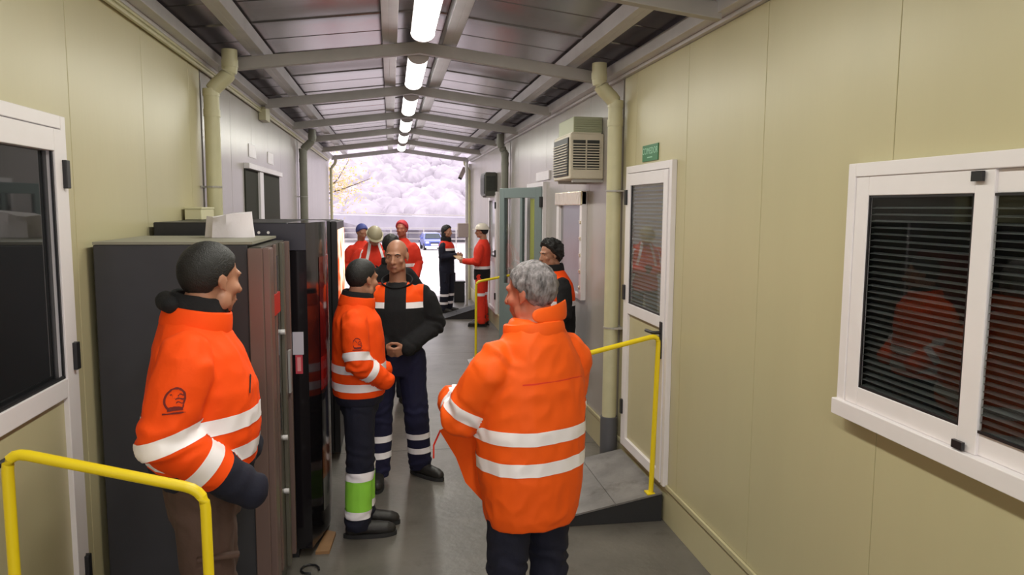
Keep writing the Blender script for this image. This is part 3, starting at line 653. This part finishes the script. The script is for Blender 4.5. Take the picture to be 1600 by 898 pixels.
def hair_mesh(T, thick=.012, rough=.004, freq=60, style='short'):
    bm = bmesh.new(); g = bmesh.ops.create_uvsphere(bm, u_segments=72, v_segments=48, radius=1)
    for v in g['verts']:
        d = v.co.copy(); c = V((0, -.012, .028)); p = c+V((d.x*.076, d.y*.097, d.z*.092))
        line = .078 if p.y > .075 else (.078-(.075-p.y)*1.25 if p.y > .03 else (.022-(.03-p.y)*1.0 if p.y > -.01 else (-.018-(-.01-p.y)*1.3)))
        line = max(line, -.085) + .010*noise.noise(p*45) + (.014 if style == 'curly' and p.y > .02 else 0)
        if style == 'bald': line = max(line, .0)+ (.06 if p.y > -.02 else 0); 
        if style == 'bald' and p.z > .06: k = 0
        else: k = max(0, min(1, (p.z-line)/.022))
        if style == 'bald': t = -.010+.0105*k
        else: t = -.012+(thick+.012)*k
        t += rough*k*noise.noise(p*freq)
        if style == 'curly': t += .012*k*(1-2*abs(noise.noise(p*75)))
        nn = V((d.x/.076, d.y/.097, d.z/.092)).normalized(); v.co = T @ (p+nn*t)
    return bm
def hand_prims(bm, wst, d, t, right, curl=.5, s=1.0, n=8):
    d = V(d).normalized(); t = V(t); t = (t-d*t.dot(d)).normalized(); nn = t.cross(d)*(1 if right else -1); wst = V(wst)
    chain(bm, [(wst-d*.03, .024*s), (wst+d*.01, .023*s)], 10)
    for k in range(4):
        base = wst+d*(.092-.006*abs(k-1))*s+t*(.031-.0205*k)*s
        chain(bm, [(wst+d*.012*s+t*(.016-.011*k)*s, .016*s), (base, .0125*s)], n)
        L = (.074, .082, .076, .060)[k]*s; a = curl*.75; p = base; pts = [(p, .0095*s)]
        for fr, rr in ((.45, .0088), (.31, .0082), (.24, .0072)):
            a += 0; p = p+(d*cos(a)+nn*sin(a))*L*fr; pts.append((p, rr*s)); a += curl*.8
        chain(bm, pts, n)
    b = wst+d*.028*s+t*.026*s; u = (d*.62+t*.62+nn*.35).normalized(); c = b+u*.042*s; u2 = (d*.85+t*.25+nn*.45).normalized()
    chain(bm, [(wst+d*.01*s+t*.012*s, .018*s), (b, .015*s), (c, .0118*s), (c+u2*.028*s, .0105*s), (c+u2*.048*s, .0085*s)], n)
def boot(parent, ax, ay, yaw, m=BOOT, z=0, pitch=0):
    T = Matrix.Translation((ax, ay, z)) @ Matrix.Rotation(yaw, 4, 'Z')
    bm = bmesh.new(); chain(bm, [((0, -.045, .055), .045), ((0, .03, .062), .045), ((0, .11, .050), .046), ((0, .165, .045), .043), ((0, .19, .042), .036)], 14)
    chain(bm, [((0, -.03, .08), .050), ((0, -.025, .19), .056)], 14)
    me = fuse(bm, .009, 2)
    for v in me.vertices: v.co.z = max(v.co.z, .022)
    me.transform(T); o = link('boot', me, m, parent)
    bm = bmesh.new(); n = 24; pts = []
    for k in range(n):
        a = 2*pi*k/n; y = .065+.165*sin(a); wv = .046+.010*sin(a) if sin(a) > -.2 else .043; pts.append((wv*cos(a)*(1.0 if abs(sin(a)) < .75 else .95), y))
    prism(bm, pts, 'z', .001, .026); bm.transform(T); put('sole', bm, RUBBER, o)
    return o
def eye(parent, T, s):
    bm = bmesh.new(); sphere(bm, T @ V((s*.031, .0685, .004)), .0118, n=12); put('eye', bm, mat('eye_white', (.55, .50, .48), .2), parent, smooth=True)
    bm = bmesh.new(); sphere(bm, T @ V((s*.031, .0775, .004)), .0052, n=10); put('iris', bm, mat('dark_iris', (.02, .012, .008), .15), parent, smooth=True)
    bm = bmesh.new(); chain(bm, [(T @ V((s*.015, .0915, .021)), .0032), (T @ V((s*.032, .090, .0255)), .0036), (T @ V((s*.050, .078, .020)), .0025)], 6); put('eyebrow', bm, HBLK, parent, smooth=True)

def person(label, loc, az, s, head=(0, 0, 0), hc=None, torso=None, armR=None, armL=None, arm_r=(.074, .066, .052), jacket=ORANGE, sleeve=None, legs=None, leg_r=(.098, .082, .076), trousers=NAVY,
           patches=(), tpatches=(), hair=('short', HBLK, .012, .004, 60), skin=SKIN, hands=None, face=False, vox=.011, bvox=.0075, collar=None, extra=None, foot=None, jname='jacket', seed=0, amp=.0045, glove=None, neck_r=.056, boots=True):
    torso = torso or [(0, 0, .80, .185, .135), (0, 0, .92, .19, .14), (0, 0, 1.08, .185, .135), (0, 0, 1.25, .205, .145), (0, -.005, 1.36, .188, .135), (0, -.015, 1.42, .140, .105), (0, -.02, 1.475, .095, .080), (0, -.02, 1.50, .07, .065)]
    hc = hc or (0, .01, 1.635)
    armR = armR or [(.168, -.015, 1.372), (.250, -.04, 1.13), (.235, .08, .90)]
    armL = armL or [(-.168, -.015, 1.372), (-.250, -.04, 1.13), (-.235, .08, .90)]
    legs = legs or [[(.095, 0, .90), (.105, .015, .49), (.11, -.02, .09)], [(-.095, 0, .90), (-.105, .015, .49), (-.11, -.02, .09)]]
    T = Matrix.Translation(hc) @ Matrix.Rotation(R(head[0]), 4, 'Z') @ Matrix.Rotation(R(head[1]), 4, 'X') @ Matrix.Rotation(R(head[2]), 4, 'Y')
    # body: one continuous figure
    bm = bmesh.new(); loft(bm, [(a[0], a[1], a[2], a[3]*.80, a[4]*.78) for a in torso]); tp = torso[-1]
    chain(bm, [((tp[0], tp[1]-.005, tp[2]-.08), .066), (T @ V((0, -.028, -.055)), neck_r)], 16); head_prims(bm, T)
    for A in (armR, armL): chain(bm, [(A[0], .050), (A[1], .040), (A[2], .027)], 10)
    loft(bm, [(0, 0, .80, .14, .10), (0, 0, .95, .15, .105), (0, 0, 1.05, .13, .10)])
    for Lg in legs: chain(bm, [(Lg[0], .078), (Lg[1], .054), (Lg[2], .038)], 10)
    gl = bmesh.new() if glove else None
    for i, hd in enumerate(hands or []):
        if hd: hand_prims(gl if glove else bm, (armR, armL)[i][2], hd[0], hd[1], i == 0, hd[2])
    body = link('person', fuse(bm, bvox, 2, .5), skin); tag(body, label, 'person')
    body.location = loc; body.rotation_euler = (0, 0, R(az)-pi/2); body.scale = (s, s, s)
    if glove:
        link('gloves', fuse(gl, .006, 1), glove, body)
    if face:
        for q in (-1, 1): eye(body, T, q)
        bm = bmesh.new(); chain(bm, [(T @ V((-.019, .0875, -.068)), .0035), (T @ V((0, .0945, -.0675)), .005), (T @ V((.019, .0875, -.068)), .0035)], 8); put('lips', bm, mat('lip', (.30, .10, .08), .45), body, smooth=True)
    if hair: put('hair', hair_mesh(T, hair[2], hair[3], hair[4], hair[0]), hair[1], body, smooth=True)
    # trousers
    bm = bmesh.new(); prims = {}
    pel = [(0, 0, .78, .150, .115), (0, 0, .90, .175, .130), (0, 0, 1.02, .165, .125)]; loft(bm, pel)
    for k, Lg in zip(('legR', 'legL'), legs): pts = [(Lg[0], leg_r[0]), (Lg[1], leg_r[1]), (Lg[2], leg_r[2])]; chain(bm, pts, 14); prims[k] = ('chain', pts)
    prims['pelvis'] = ('loft', pel); me = fuse(bm, vox*1.05, 3)
    for v in me.vertices: v.co.z = max(v.co.z, .055)
    fold(me, amp*1.0, [(Lg[1], .20, V((.1, 0, 1)), amp*.9) for Lg in legs]+[(Lg[2], .18, V((.15, 0, 1)), amp*1.1) for Lg in legs]+[(Lg[0], .2, V((.5, .3, .8)), amp*.7) for Lg in legs], seed+3)
    dress(me, prims, list(tpatches), None, 'trousers', body, [trousers])
    # jacket
    bm = bmesh.new(); loft(bm, torso); prims = {'torso': ('loft', torso)}; jm = [jacket]
    for k, A in (('armR', armR), ('armL', armL)):
        sh = V(A[0])+V((math.copysign(.034, A[0][0]), 0, -.045)); pts = [(V(A[0]), arm_r[0]*.88), (sh, arm_r[0]*.96), (sh*.5+V(A[1])*.5, arm_r[0]*.94), (V(A[1]), arm_r[1]), (V(A[2]), arm_r[2])]; chain(bm, pts, 16); prims[k] = ('chain', pts)
    me = fuse(bm, vox, 4)
    sp = []
    for A in (armR, armL):
        sp += [(A[1], .15, (V(A[2])-V(A[0])).normalized(), amp*1.5), (A[2], .13, (V(A[2])-V(A[1])).normalized(), amp*.9), (A[0], .16, V((.6, 0, .8)), amp*.6)]
    sp += [((torso[0][0], torso[0][1], torso[1][2]), .22, V((0, 0, 1)), amp*.5)]
    fold(me, amp, sp, seed)
    pl = list(patches)
    if sleeve: pl.append(dict(cls=('armR', 'armL'), planes=[((0, 0, -1), (0, 0, 1))], m=sleeve, assign=True)); pl.sort(key=lambda q: 0 if (q.get('assign') and q['m'] is sleeve and len(q['planes']) == 1) else 1)
    j = dress(me, prims, pl, None, jname, body, jm)
    if collar:
        for (nm, m, z0, h, a0, a1, tilt, th) in collar:
            ex = V((1, 0, 0)); ey = V((0, 1, tilt)).normalized(); up = V((0, -tilt, 1)).normalized(); c = V((tp[0], tp[1], z0))
            shellring(nm, [((c, ex, ey), a0*.97, a0*.92), ((c+up*h*.5, ex, ey), (a0+a1)/2, (a0+a1)/2*.97), ((c+up*h, ex, ey), a1, a1)], th, m, j, wob=.004)
    if boots:
        for i, Lg in enumerate(legs):
            fy = (foot or (8, -8))[i]; boot(body, Lg[2][0], Lg[2][1]+.01, R(-fy) if i == 0 else R(-fy))
    if extra: extra(body, T, j)
    return body
def stick(parent, j, me, name, m, dist=.0035):
    """press a flat emblem onto the cloth"""
    o = link(name, me, m, parent); o.parent = None
    s = o.modifiers.new('s', 'SHRINKWRAP'); s.target = j; s.wrap_method = 'NEAREST_SURFACEPOINT'; s.wrap_mode = 'ABOVE_SURFACE'; s.offset = dist
    P = j.parent; keep = (P.location.copy(), P.rotation_euler.copy(), P.scale.copy()); P.location = (0, 0, 0); P.rotation_euler = (0, 0, 0); P.scale = (1, 1, 1); bpy.context.view_layer.update()
    dg = bpy.context.evaluated_depsgraph_get(); out = bpy.data.meshes.new_from_object(o.evaluated_get(dg)); o.modifiers.clear(); o.data = out; o.parent = j
    P.location, P.rotation_euler, P.scale = keep
    return o
EMB = mat('dark_red_emblem', (.16, .008, .006), .7)
def emblem(j, c, nrm, up, r):
    nrm = V(nrm).normalized(); up = V(up); up = (up-nrm*up.dot(nrm)).normalized(); rt = up.cross(nrm); c = V(c)
    bm = bmesh.new()
    def P(u, v): return c+rt*u*r+up*v*r
    def strip(pts, wd):
        A = []
        for i, (u, v) in enumerate(pts):
            a = pts[max(0, i-1)]; b = pts[min(len(pts)-1, i+1)]; dx, dy = b[0]-a[0], b[1]-a[1]; L = math.hypot(dx, dy) or 1
            A.append((bm.verts.new(P(u-dy/L*wd, v+dx/L*wd)), bm.verts.new(P(u+dy/L*wd, v-dx/L*wd))))
        for (a, b), (c_, d) in zip(A, A[1:]): bm.faces.new((a, b, d, c_))
    strip([(cos(R(a)), sin(R(a))) for a in range(-50, 231, 10)], .09)
    for y0, x0, x1 in ((.32, .3, .9), (.02, .0, .95), (-.28, .05, .85)): strip([(x0+(x1-x0)*k/6, y0+.10*sin(k*.9)+.12*k/6) for k in range(7)], .05)
    strip([(-.55+.5*k/6, .45-.2*k/6+.1*sin(k)) for k in range(7)], .05)
    strip([(-.75+1.5*k/10, -.78-.0*k) for k in range(11)], .17); strip([(-1.15+2.3*k/12, -1.15) for k in range(13)], .07)
    me = bpy.data.meshes.new('emblem'); bm.to_mesh(me); bm.free(); return stick(j, j, me, 'emblem', EMB)

def zb(z, wd=.05, c=('torso',), tilt=(0, 0), m=None): return band(c, (0, 0, z), (tilt[0], tilt[1], 1), wd, m)
def ab(A, i, t, wd, c, m=None):      # band round a limb segment at fraction t
    p, q = V(A[i]), V(A[i+1]); return band((c,), p+(q-p)*t, q-p, wd, m)
def clip(b, *pl): b['planes'] = b['planes']+list(pl); return b
def region(cls, planes, m): return dict(cls=cls, planes=planes, m=m, assign=True)

# --- left man in brown trousers
aR = [(.168, -.03, 1.37), (.255, -.095, 1.13), (.190, .145, .925)]; aL = [(-.168, -.02, 1.37), (-.25, -.05, 1.13), (-.15, .14, .96)]
tor = [(0, 0, .915, .175, .150), (0, 0, .96, .20, .165), (0, 0, 1.08, .220, .190), (0, 0.01, 1.24, .218, .178), (0, -.005, 1.36, .188, .145), (0, -.015, 1.42, .140, .118), (0, -.015, 1.475, .105, .095), (0, -.01, 1.50, .08, .08)]
def x1(body, T, j):
    emblem(j, (.33, -.05, 1.27), (1, -.15, 0), (-.1, .0, 1), .036)
    bm = bmesh.new(); pipe(bm, [(.10, .20, 1.30), (.155, .185, 1.235)], .004, 6); me = bpy.data.meshes.new('z'); bm.to_mesh(me); bm.free(); stick(j, j, me, 'pocket_zip', BLK, .005)
    bm = bmesh.new(); chain(bm, [((-.07, -.075, 1.52), .030), ((0, -.095, 1.525), .036), ((.07, -.075, 1.52), .030)], 12); me = fuse(bm, .008, 2); link('rolled_hood', me, BLK, j)
    bm = bmesh.new(); box(bm, (.17, -.02, .70), (.20, .11, .715)); put('pocket_flap', bm, BROWN, body, bev=.005)
P1 = person('man in orange jacket and brown trousers beside the grey vending machine', (-.685, 2.80, .08), 10, 1.07, head=(38, -5, 0), hc=(.01, .045, 1.595), torso=tor, armR=aR, armL=aL, arm_r=(.092, .080, .062), trousers=BROWN, vox=.009, bvox=.007,
    patches=[zb(1.14, .052, tilt=(.0, -.06)), zb(1.03, .052, tilt=(.0, -.06)), band(('armR',), V(aR[1])+V((0, .01, -.005)), (V(aR[1])-V(aR[0])).normalized()+(V(aR[2])-V(aR[1])).normalized(), .052), ab(aR, 1, .44, .05, 'armR'), ab(aL, 0, .82, .05, 'armL'), ab(aL, 1, .3, .05, 'armL'),
             region(('torso',), [((0, 0, .985), (0, 0, -1))], NAVY), region(('armR',), [(V(aR[1]).lerp(V(aR[2]), .64), V(aR[2])-V(aR[1]))], NAVY), region(('armL',), [(V(aL[1]).lerp(V(aL[2]), .58), V(aL[2])-V(aL[1]))], NAVY)],
    collar=[('collar', ORANGE, 1.430, .075, .128, .108, -.20, .010), ('fleece_lining', BLK, 1.455, .095, .110, .095, -.20, .022)], hair=('short', HBLK, .007, .0012, 90), extra=x1, seed=1, amp=.0075, face=True)
# --- man with the green calf panel
aR = [(.168, -.02, 1.37), (.235, -.01, 1.13), (.15, .16, 1.00)]; aL = [(-.168, -.02, 1.37), (-.25, -.04, 1.13), (-.15, .16, 1.00)]
lg = [[(.08, 0, .88), (.09, .0, .48), (.09, -.02, .09)], [(-.08, 0, .88), (-.09, .005, .48), (-.09, .01, .09)]]
def x2(body, T, j):
    emblem(j, (.32, .0, 1.26), (1, 0, 0), (0, 0, 1), .032)
P2 = person('man in orange jacket, dark trousers with green calf band, by the black vending machine', (-.205, 4.66, 0), 2, 1.0, head=(38, -3, 0), hc=(0, .03, 1.605), armR=aR, armL=aL, arm_r=(.086, .074, .058), legs=lg, leg_r=(.100, .088, .082),
    patches=[zb(1.075, .05), zb(.965, .05), ab(aR, 0, .86, .05, 'armR'), ab(aR, 1, .42, .048, 'armR'), ab(aL, 0, .86, .05, 'armL'), ab(aL, 1, .4, .048, 'armL'), region(('torso',), [((0, 0, .90), (0, 0, -1))], NAVY)],
    tpatches=[x for k, l in (('legR', lg[0]), ('legL', lg[1])) for x in (band((k,), (0, 0, .405), (0, 0, 1), .055), band((k,), (0, 0, .165), (0, 0, 1), .05), region((k,), [((0, 0, .165), (0, 0, 1)), ((0, 0, .405), (0, 0, -1))], GREEN))],
    torso=[(0, 0, .84, .175, .145), (0, 0, .90, .195, .16), (0, 0, 1.08, .205, .165), (0, 0, 1.24, .205, .16), (0, -.005, 1.36, .188, .145), (0, -.015, 1.42, .140, .115), (0, -.015, 1.475, .105, .095), (0, -.01, 1.50, .08, .08)],
    collar=[('collar', ORANGE, 1.430, .075, .126, .106, -.15, .010), ('fleece_lining', BLK, 1.450, .085, .110, .098, -.15, .024)], hair=('short', HBLK, .007, .0012, 90), extra=x2, seed=5, amp=.0065, trousers=NAVY, face=True, foot=(0, 6))
# --- bald man facing the camera
aR = [(.175, -.01, 1.37), (.275, -.03, 1.14), (.085, .175, 1.005)]; aL = [(-.175, -.01, 1.37), (-.275, -.03, 1.14), (-.085, .175, 1.005)]
lg = [[(.10, 0, .90), (.125, .015, .50), (.14, .07, .09)], [(-.10, 0, .90), (-.13, .02, .50), (-.15, -.08, .09)]]
def x3(body, T, j):
    bm = bmesh.new(); loft(bm, [(0, .085, .98, .085, .05), (0, .085, 1.2, .085, .052), (0, .07, 1.36, .08, .05), (0, .035, 1.43, .065, .045)]); me = fuse(bm, .012, 2); link('black_shirt', me, BLK, j)
P3 = person('bald man in a black jacket with orange chest patches facing the camera, hands joined', (.04, 5.55, 0), -97, 1.03, head=(-9, -3, 0), armR=aR, armL=aL, arm_r=(.080, .070, .055), legs=lg, leg_r=(.105, .092, .085), jacket=BLK, trousers=BLUE, vox=.010, bvox=.0065,
    patches=[region(('torso', 'armL', 'armR'), [((0, 0, 1.45), (0, 0, -1)), ((0, 0, 1.32), (0, 0, 1)), ((-.075, 0, 0), (-1, 0, 0)), ((-.19, 0, 0), (1, 0, 0)), ((0, .0, 0), (0, 1, 0))], ORANGE), region(('torso', 'armR', 'armL'), [((0, 0, 1.45), (0, 0, -1)), ((0, 0, 1.32), (0, 0, 1)), ((.075, 0, 0), (1, 0, 0)), ((.19, 0, 0), (-1, 0, 0)), ((0, .0, 0), (0, 1, 0))], ORANGE),
             clip(band(('torso', 'armL'), (0, 0, 1.298), (0, 0, 1), .042), ((-.075, 0, 0), (-1, 0, 0)), ((-.19, 0, 0), (1, 0, 0)), ((0, 0, 0), (0, 1, 0))), clip(band(('torso', 'armR'), (0, 0, 1.298), (0, 0, 1), .042), ((.075, 0, 0), (1, 0, 0)), ((.19, 0, 0), (-1, 0, 0)), ((0, 0, 0), (0, 1, 0)))],
    tpatches=[band((k,), (0, 0, z), (0, 0, 1), .045) for k in ('legR', 'legL') for z in (.33, .215)],
    torso=[(0, 0, .93, .165, .125), (0, 0, 1.0, .185, .135), (0, 0, 1.12, .195, .140), (0, 0, 1.26, .21, .140), (0, -.005, 1.36, .19, .125), (0, -.015, 1.42, .140, .100), (0, -.02, 1.45, .085, .070)],
    collar=[('collar', BLK, 1.425, .050, .105, .118, -.45, .012)], hair=('bald', HBLK, .002, .001, 60), hands=[((-.75, .35, -.25), (.1, .35, .9), 1.0), ((.75, .35, -.25), (-.1, .35, .9), 1.0)], face=True, extra=x3, seed=9, amp=.0065, foot=(-6, -52))
# --- grey haired man, back to the camera
aR = [(.172, .0, 1.355), (.225, .05, 1.10), (.13, .23, .96)]; aL = [(-.172, .0, 1.355), (-.262, .10, 1.13), (-.17, .31, 1.13)]
def x4(body, T, j):
    bm = bmesh.new(); vs = []   # open front flap swinging to the left
    A = [(-.10, .17, 1.10), (-.16, .27, 1.06), (-.20, .36, 1.00)]; B = [(-.10, .17, .72), (-.15, .24, .80), (-.17, .28, .90)]
    a = [bm.verts.new(p) for p in A]; b = [bm.verts.new(p) for p in B]
    for i in range(2): bm.faces.new((a[i], a[i+1], b[i+1], b[i]))
    o = put('front_flap', bm, ORANGE2, j); so = o.modifiers.new('so', 'SOLIDIFY'); so.thickness = .008
    put('drawcord', pipe(bmesh.new(), [(-.20, .36, 1.0), (-.215, .39, .93), (-.21, .40, .87)], .004, 6), REDO, j)
    bm = bmesh.new(); q = [(-.09, -.105, 1.50), (.0, -.13, 1.495), (.10, -.10, 1.50), (.155, -.03, 1.50), (.165, .05, 1.475)]; u = [(-.08, -.09, 1.56), (.0, -.115, 1.56), (.10, -.085, 1.58), (.165, -.02, 1.575), (.185, .06, 1.52)]
    a = [bm.verts.new(p) for p in q]; b = [bm.verts.new(p) for p in u]
    for i in range(4): bm.faces.new((a[i], a[i+1], b[i+1], b[i]))
    o = put('collar_flap', bm, ORANGE2, j, smooth=True); so = o.modifiers.new('so', 'SOLIDIFY'); so.thickness = .012; o.modifiers.new('ss', 'SUBSURF').levels = 2
    pts = [(-.17+.34*k/12, -.17, 1.285-.0*k) for k in range(13)]; bm = bmesh.new(); pipe(bm, pts, .0022, 5); me = bpy.data.meshes.new('seam'); bm.to_mesh(me); bm.free(); stick(j, j, me, 'yoke_seam', REDO, .0005)
P4 = person('grey haired man in a long orange jacket seen from behind, nearest the camera', (.575, 3.02, 0), 118, 1.06, head=(20, -4, 0), jacket=ORANGE2, armR=aR, armL=aL, arm_r=(.090, .080, .064), vox=.009, bvox=.007,
    torso=[(0, 0, .69, .185, .150), (0, 0, .74, .20, .165), (0, 0, .90, .222, .178), (0, 0, 1.08, .232, .180), (0, 0, 1.24, .230, .170), (0, -.005, 1.345, .195, .150), (0, -.02, 1.42, .145, .125), (0, -.02, 1.475, .115, .105), (0, -.015, 1.50, .09, .09)],
    patches=[zb(1.075, .052), zb(.955, .052), ab(aR, 0, .95, .052, 'armR'), ab(aR, 1, .42, .05, 'armR'), ab(aL, 0, .88, .052, 'armL'), ab(aL, 1, .45, .05, 'armL')],
    collar=[('collar', ORANGE2, 1.430, .060, .130, .120, -.15, .012)], hair=('short', HGRY, .009, .005, 55), skin=SKIND, extra=x4, seed=13, amp=.009, hc=(0, .015, 1.60), hands=[((-.9, .4, -.2), (0, .3, 1), .7), ((.95, .35, -.15), (0, .3, 1), .7)])
# --- curly man in vest
aR = [(.168, .04, 1.355), (.25, .05, 1.10), (.20, .22, .96)]; aL = [(-.168, .04, 1.355), (-.25, .05, 1.10), (-.18, .24, .98)]
P5 = person('young man with curly black hair, orange vest and black sleeves by the foil window', (1.54, 6.75, 0), 190, 1.0, head=(10, -6, 0), hc=(0, .10, 1.62), armR=aR, armL=aL, sleeve=BLK, trousers=NAVY,
    torso=[(0, 0, .86, .175, .130), (0, 0, .95, .19, .14), (0, .0, 1.10, .19, .14), (0, .02, 1.25, .205, .148), (0, .035, 1.36, .188, .138), (0, .04, 1.42, .140, .110), (0, .05, 1.475, .10, .085), (0, .055, 1.50, .08, .07)],
    patches=[zb(1.18, .045), region(('torso',), [((0, 0, 1.16), (0, 0, -1))], BLK)], collar=[('collar', BLK, 1.45, .085, .105, .090, -.1, .018)], hair=('curly', mat('curly_black_hair', (.010, .009, .009), .6, bump=.9, bscale=70), .024, .016, 30), face=True, seed=17)
# --- woman near the open end
aR = [(.150, 0, 1.355), (.22, .02, 1.13), (.08, .24, 1.17)]; aL = [(-.150, 0, 1.355), (-.22, .02, 1.13), (-.06, .26, 1.16)]
def x6(body, T, j):
    bm = bmesh.new(); sphere(bm, T @ V((0, -.045, -.06)), .1, (.92, .75, 1.35), 16); put('hair_fall', bm, HBLK, body, smooth=True)
    for s in (-1, 1): BOX('thigh_pocket', (s*.16-.03, -.05, .62), (s*.16+.03, .10, .80), NAVY, body, bev=.01)
P6 = person('woman with dark hair in a navy jacket with orange yoke, standing near the open end', (1.06, 14.5, 0), -35, .96, armR=aR, armL=aL, jacket=NAVY, trousers=NAVY, vox=.014, bvox=.011, leg_r=(.110, .095, .085),
    patches=[region(('torso',), [((0, 0, 1.30), (0, 0, 1))], REDO), zb(1.28, .045)], tpatches=[band((k,), (0, 0, z), (0, 0, 1), .05) for k in ('legR', 'legL') for z in (.36, .20)], hair=('short', HBLK, .022, .004, 50),
    hands=[((-.3, .9, 0), (0, 0, 1), .7), ((.3, .9, 0), (0, 0, 1), .7)], extra=x6, seed=21, collar=[('hood', BLK, 1.43, .10, .12, .105, -.1, .03)])
# --- helmeted man in red overalls
aR = [(.165, 0, 1.36), (.25, .03, 1.13), (.12, .27, 1.10)]; aL = [(-.165, 0, 1.36), (-.25, .03, 1.13), (-.10, .28, 1.12)]
def helmet(body, T, m, name='helmet'):
    bm = bmesh.new(); g = bmesh.ops.create_uvsphere(bm, u_segments=28, v_segments=16, radius=1)
    for v in g['verts']:
        p = V((v.co.x*.10, -.01+v.co.y*.122, .035+max(v.co.z, -.05)*.105)); v.co = T @ p
    n = 28; br = [(T @ V((.112*cos(2*pi*k/n), -.008+.135*sin(2*pi*k/n)+(.03 if sin(2*pi*k/n) > .5 else 0), .030))) for k in range(n)]; a = [bm.verts.new(p) for p in br]; b = [bm.verts.new(p+V((0, 0, .008))) for p in br]
    bm.faces.new(a); bm.faces.new(b[::-1])
    for k in range(n): bm.faces.new((a[k], a[(k+1) % n], b[(k+1) % n], b[k]))
    put(name, bm, m, body, smooth=True)
P7 = person('man in red overalls and white helmet facing the woman near the open end', (1.54, 12.75, 0), 160, 1.0, armR=aR, armL=aL, jacket=REDO, trousers=REDO, vox=.014, bvox=.011,
    patches=[zb(1.02, .05), region(('torso',), [((0, 0, .995), (0, 0, -1))], BLK)], tpatches=[band((k,), (0, 0, .56), (0, 0, 1), .05) for k in ('legR', 'legL')], hair=('short', HBLK, .012, .003, 60),
    hands=[((-.2, .9, 0), (0, 0, 1), .9), ((.2, .9, 0), (0, 0, 1), .9)], extra=lambda b, T, j: helmet(b, T, mat('helmet_cream', (.75, .68, .58), .35)), seed=25, jname='overall_top')
tag(put('wooden_rule', bx(((1.17, 13.2, 1.11), (1.30, 14.35, 1.125))), mat('pale_wood', (.5, .3, .12), .6)), 'thin wooden rule held between the woman and the helmeted man', 'tool')
# --- man with beige helmet looking down, harness straps
aR = [(.175, 0, 1.355), (.29, .02, 1.13), (.06, .24, 1.08)]; aL = [(-.175, 0, 1.355), (-.29, .02, 1.13), (-.06, .25, 1.10)]
P8 = person('man in beige helmet and red jacket looking down at his gloved hands', (-.24, 10.6, 0), -80, 1.04, head=(0, -38, 0), hc=(0, .10, 1.57), armR=aR, armL=aL, jacket=REDO, trousers=NAVY, vox=.013, bvox=.011,
    patches=[clip(band(('torso',), (.10, 0, 1.3), (1, 0, .25), .035), ((0, 0, 0), (0, 1, 0))), clip(band(('torso',), (-.10, 0, 1.3), (1, 0, -.25), .035), ((0, 0, 0), (0, 1, 0))), ab(aR, 1, .3, .05, 'armR'), ab(aL, 1, .3, .05, 'armL')],
    hair=('short', HBLK, .010, .003, 60), hands=[((-.7, .3, .2), (0, .3, 1), 1.1), ((.7, .3, .2), (0, .3, 1), 1.1)], glove=BLK, extra=lambda b, T, j: helmet(b, T, mat('helmet_beige', (.42, .36, .24), .5)), seed=29)
# --- man with pinkish head behind
P9 = person('red capped man in an orange jacket, farther back behind the bald man', (.17, 11.8, 0), -110, 1.04, jacket=REDO, trousers=NAVY, vox=.014, bvox=.011, skin=SKIND, hair=('short', mat('red_cap', (.62, .05, .07), .7), .018, .001, 20), patches=[zb(1.1, .05)], seed=33)
# --- dark haired man from behind
aR = [(.168, 0, 1.36), (.29, -.03, 1.18), (.14, .14, 1.08)]; aL = [(-.168, 0, 1.36), (-.30, .0, 1.15), (-.1, .2, 1.05)]
P10 = person('dark haired man seen from behind in black sleeves, just past the bald man', (.0, 7.8, 0), 98, 1.0, jacket=REDO, sleeve=BLK, trousers=NAVY, armR=aR, armL=aL, vox=.013, bvox=.010, patches=[region(('torso',), [((0, 0, 1.28), (0, 0, 1))], BLK)], hair=('short', HBLK, .016, .004, 50), seed=37, collar=[('collar', BLK, 1.45, .08, .11, .10, -.1, .02)])
# --- blue capped worker
P11 = person('worker in blue cap mostly hidden behind the man with the beige helmet', (-.46, 12.2, 0), -75, 1.0, jacket=REDO, trousers=NAVY, vox=.015, bvox=.012, hair=('short', mat('blue_cap', (.08, .10, .35), .7), .018, .001, 20), seed=41, head=(10, -20, 0))
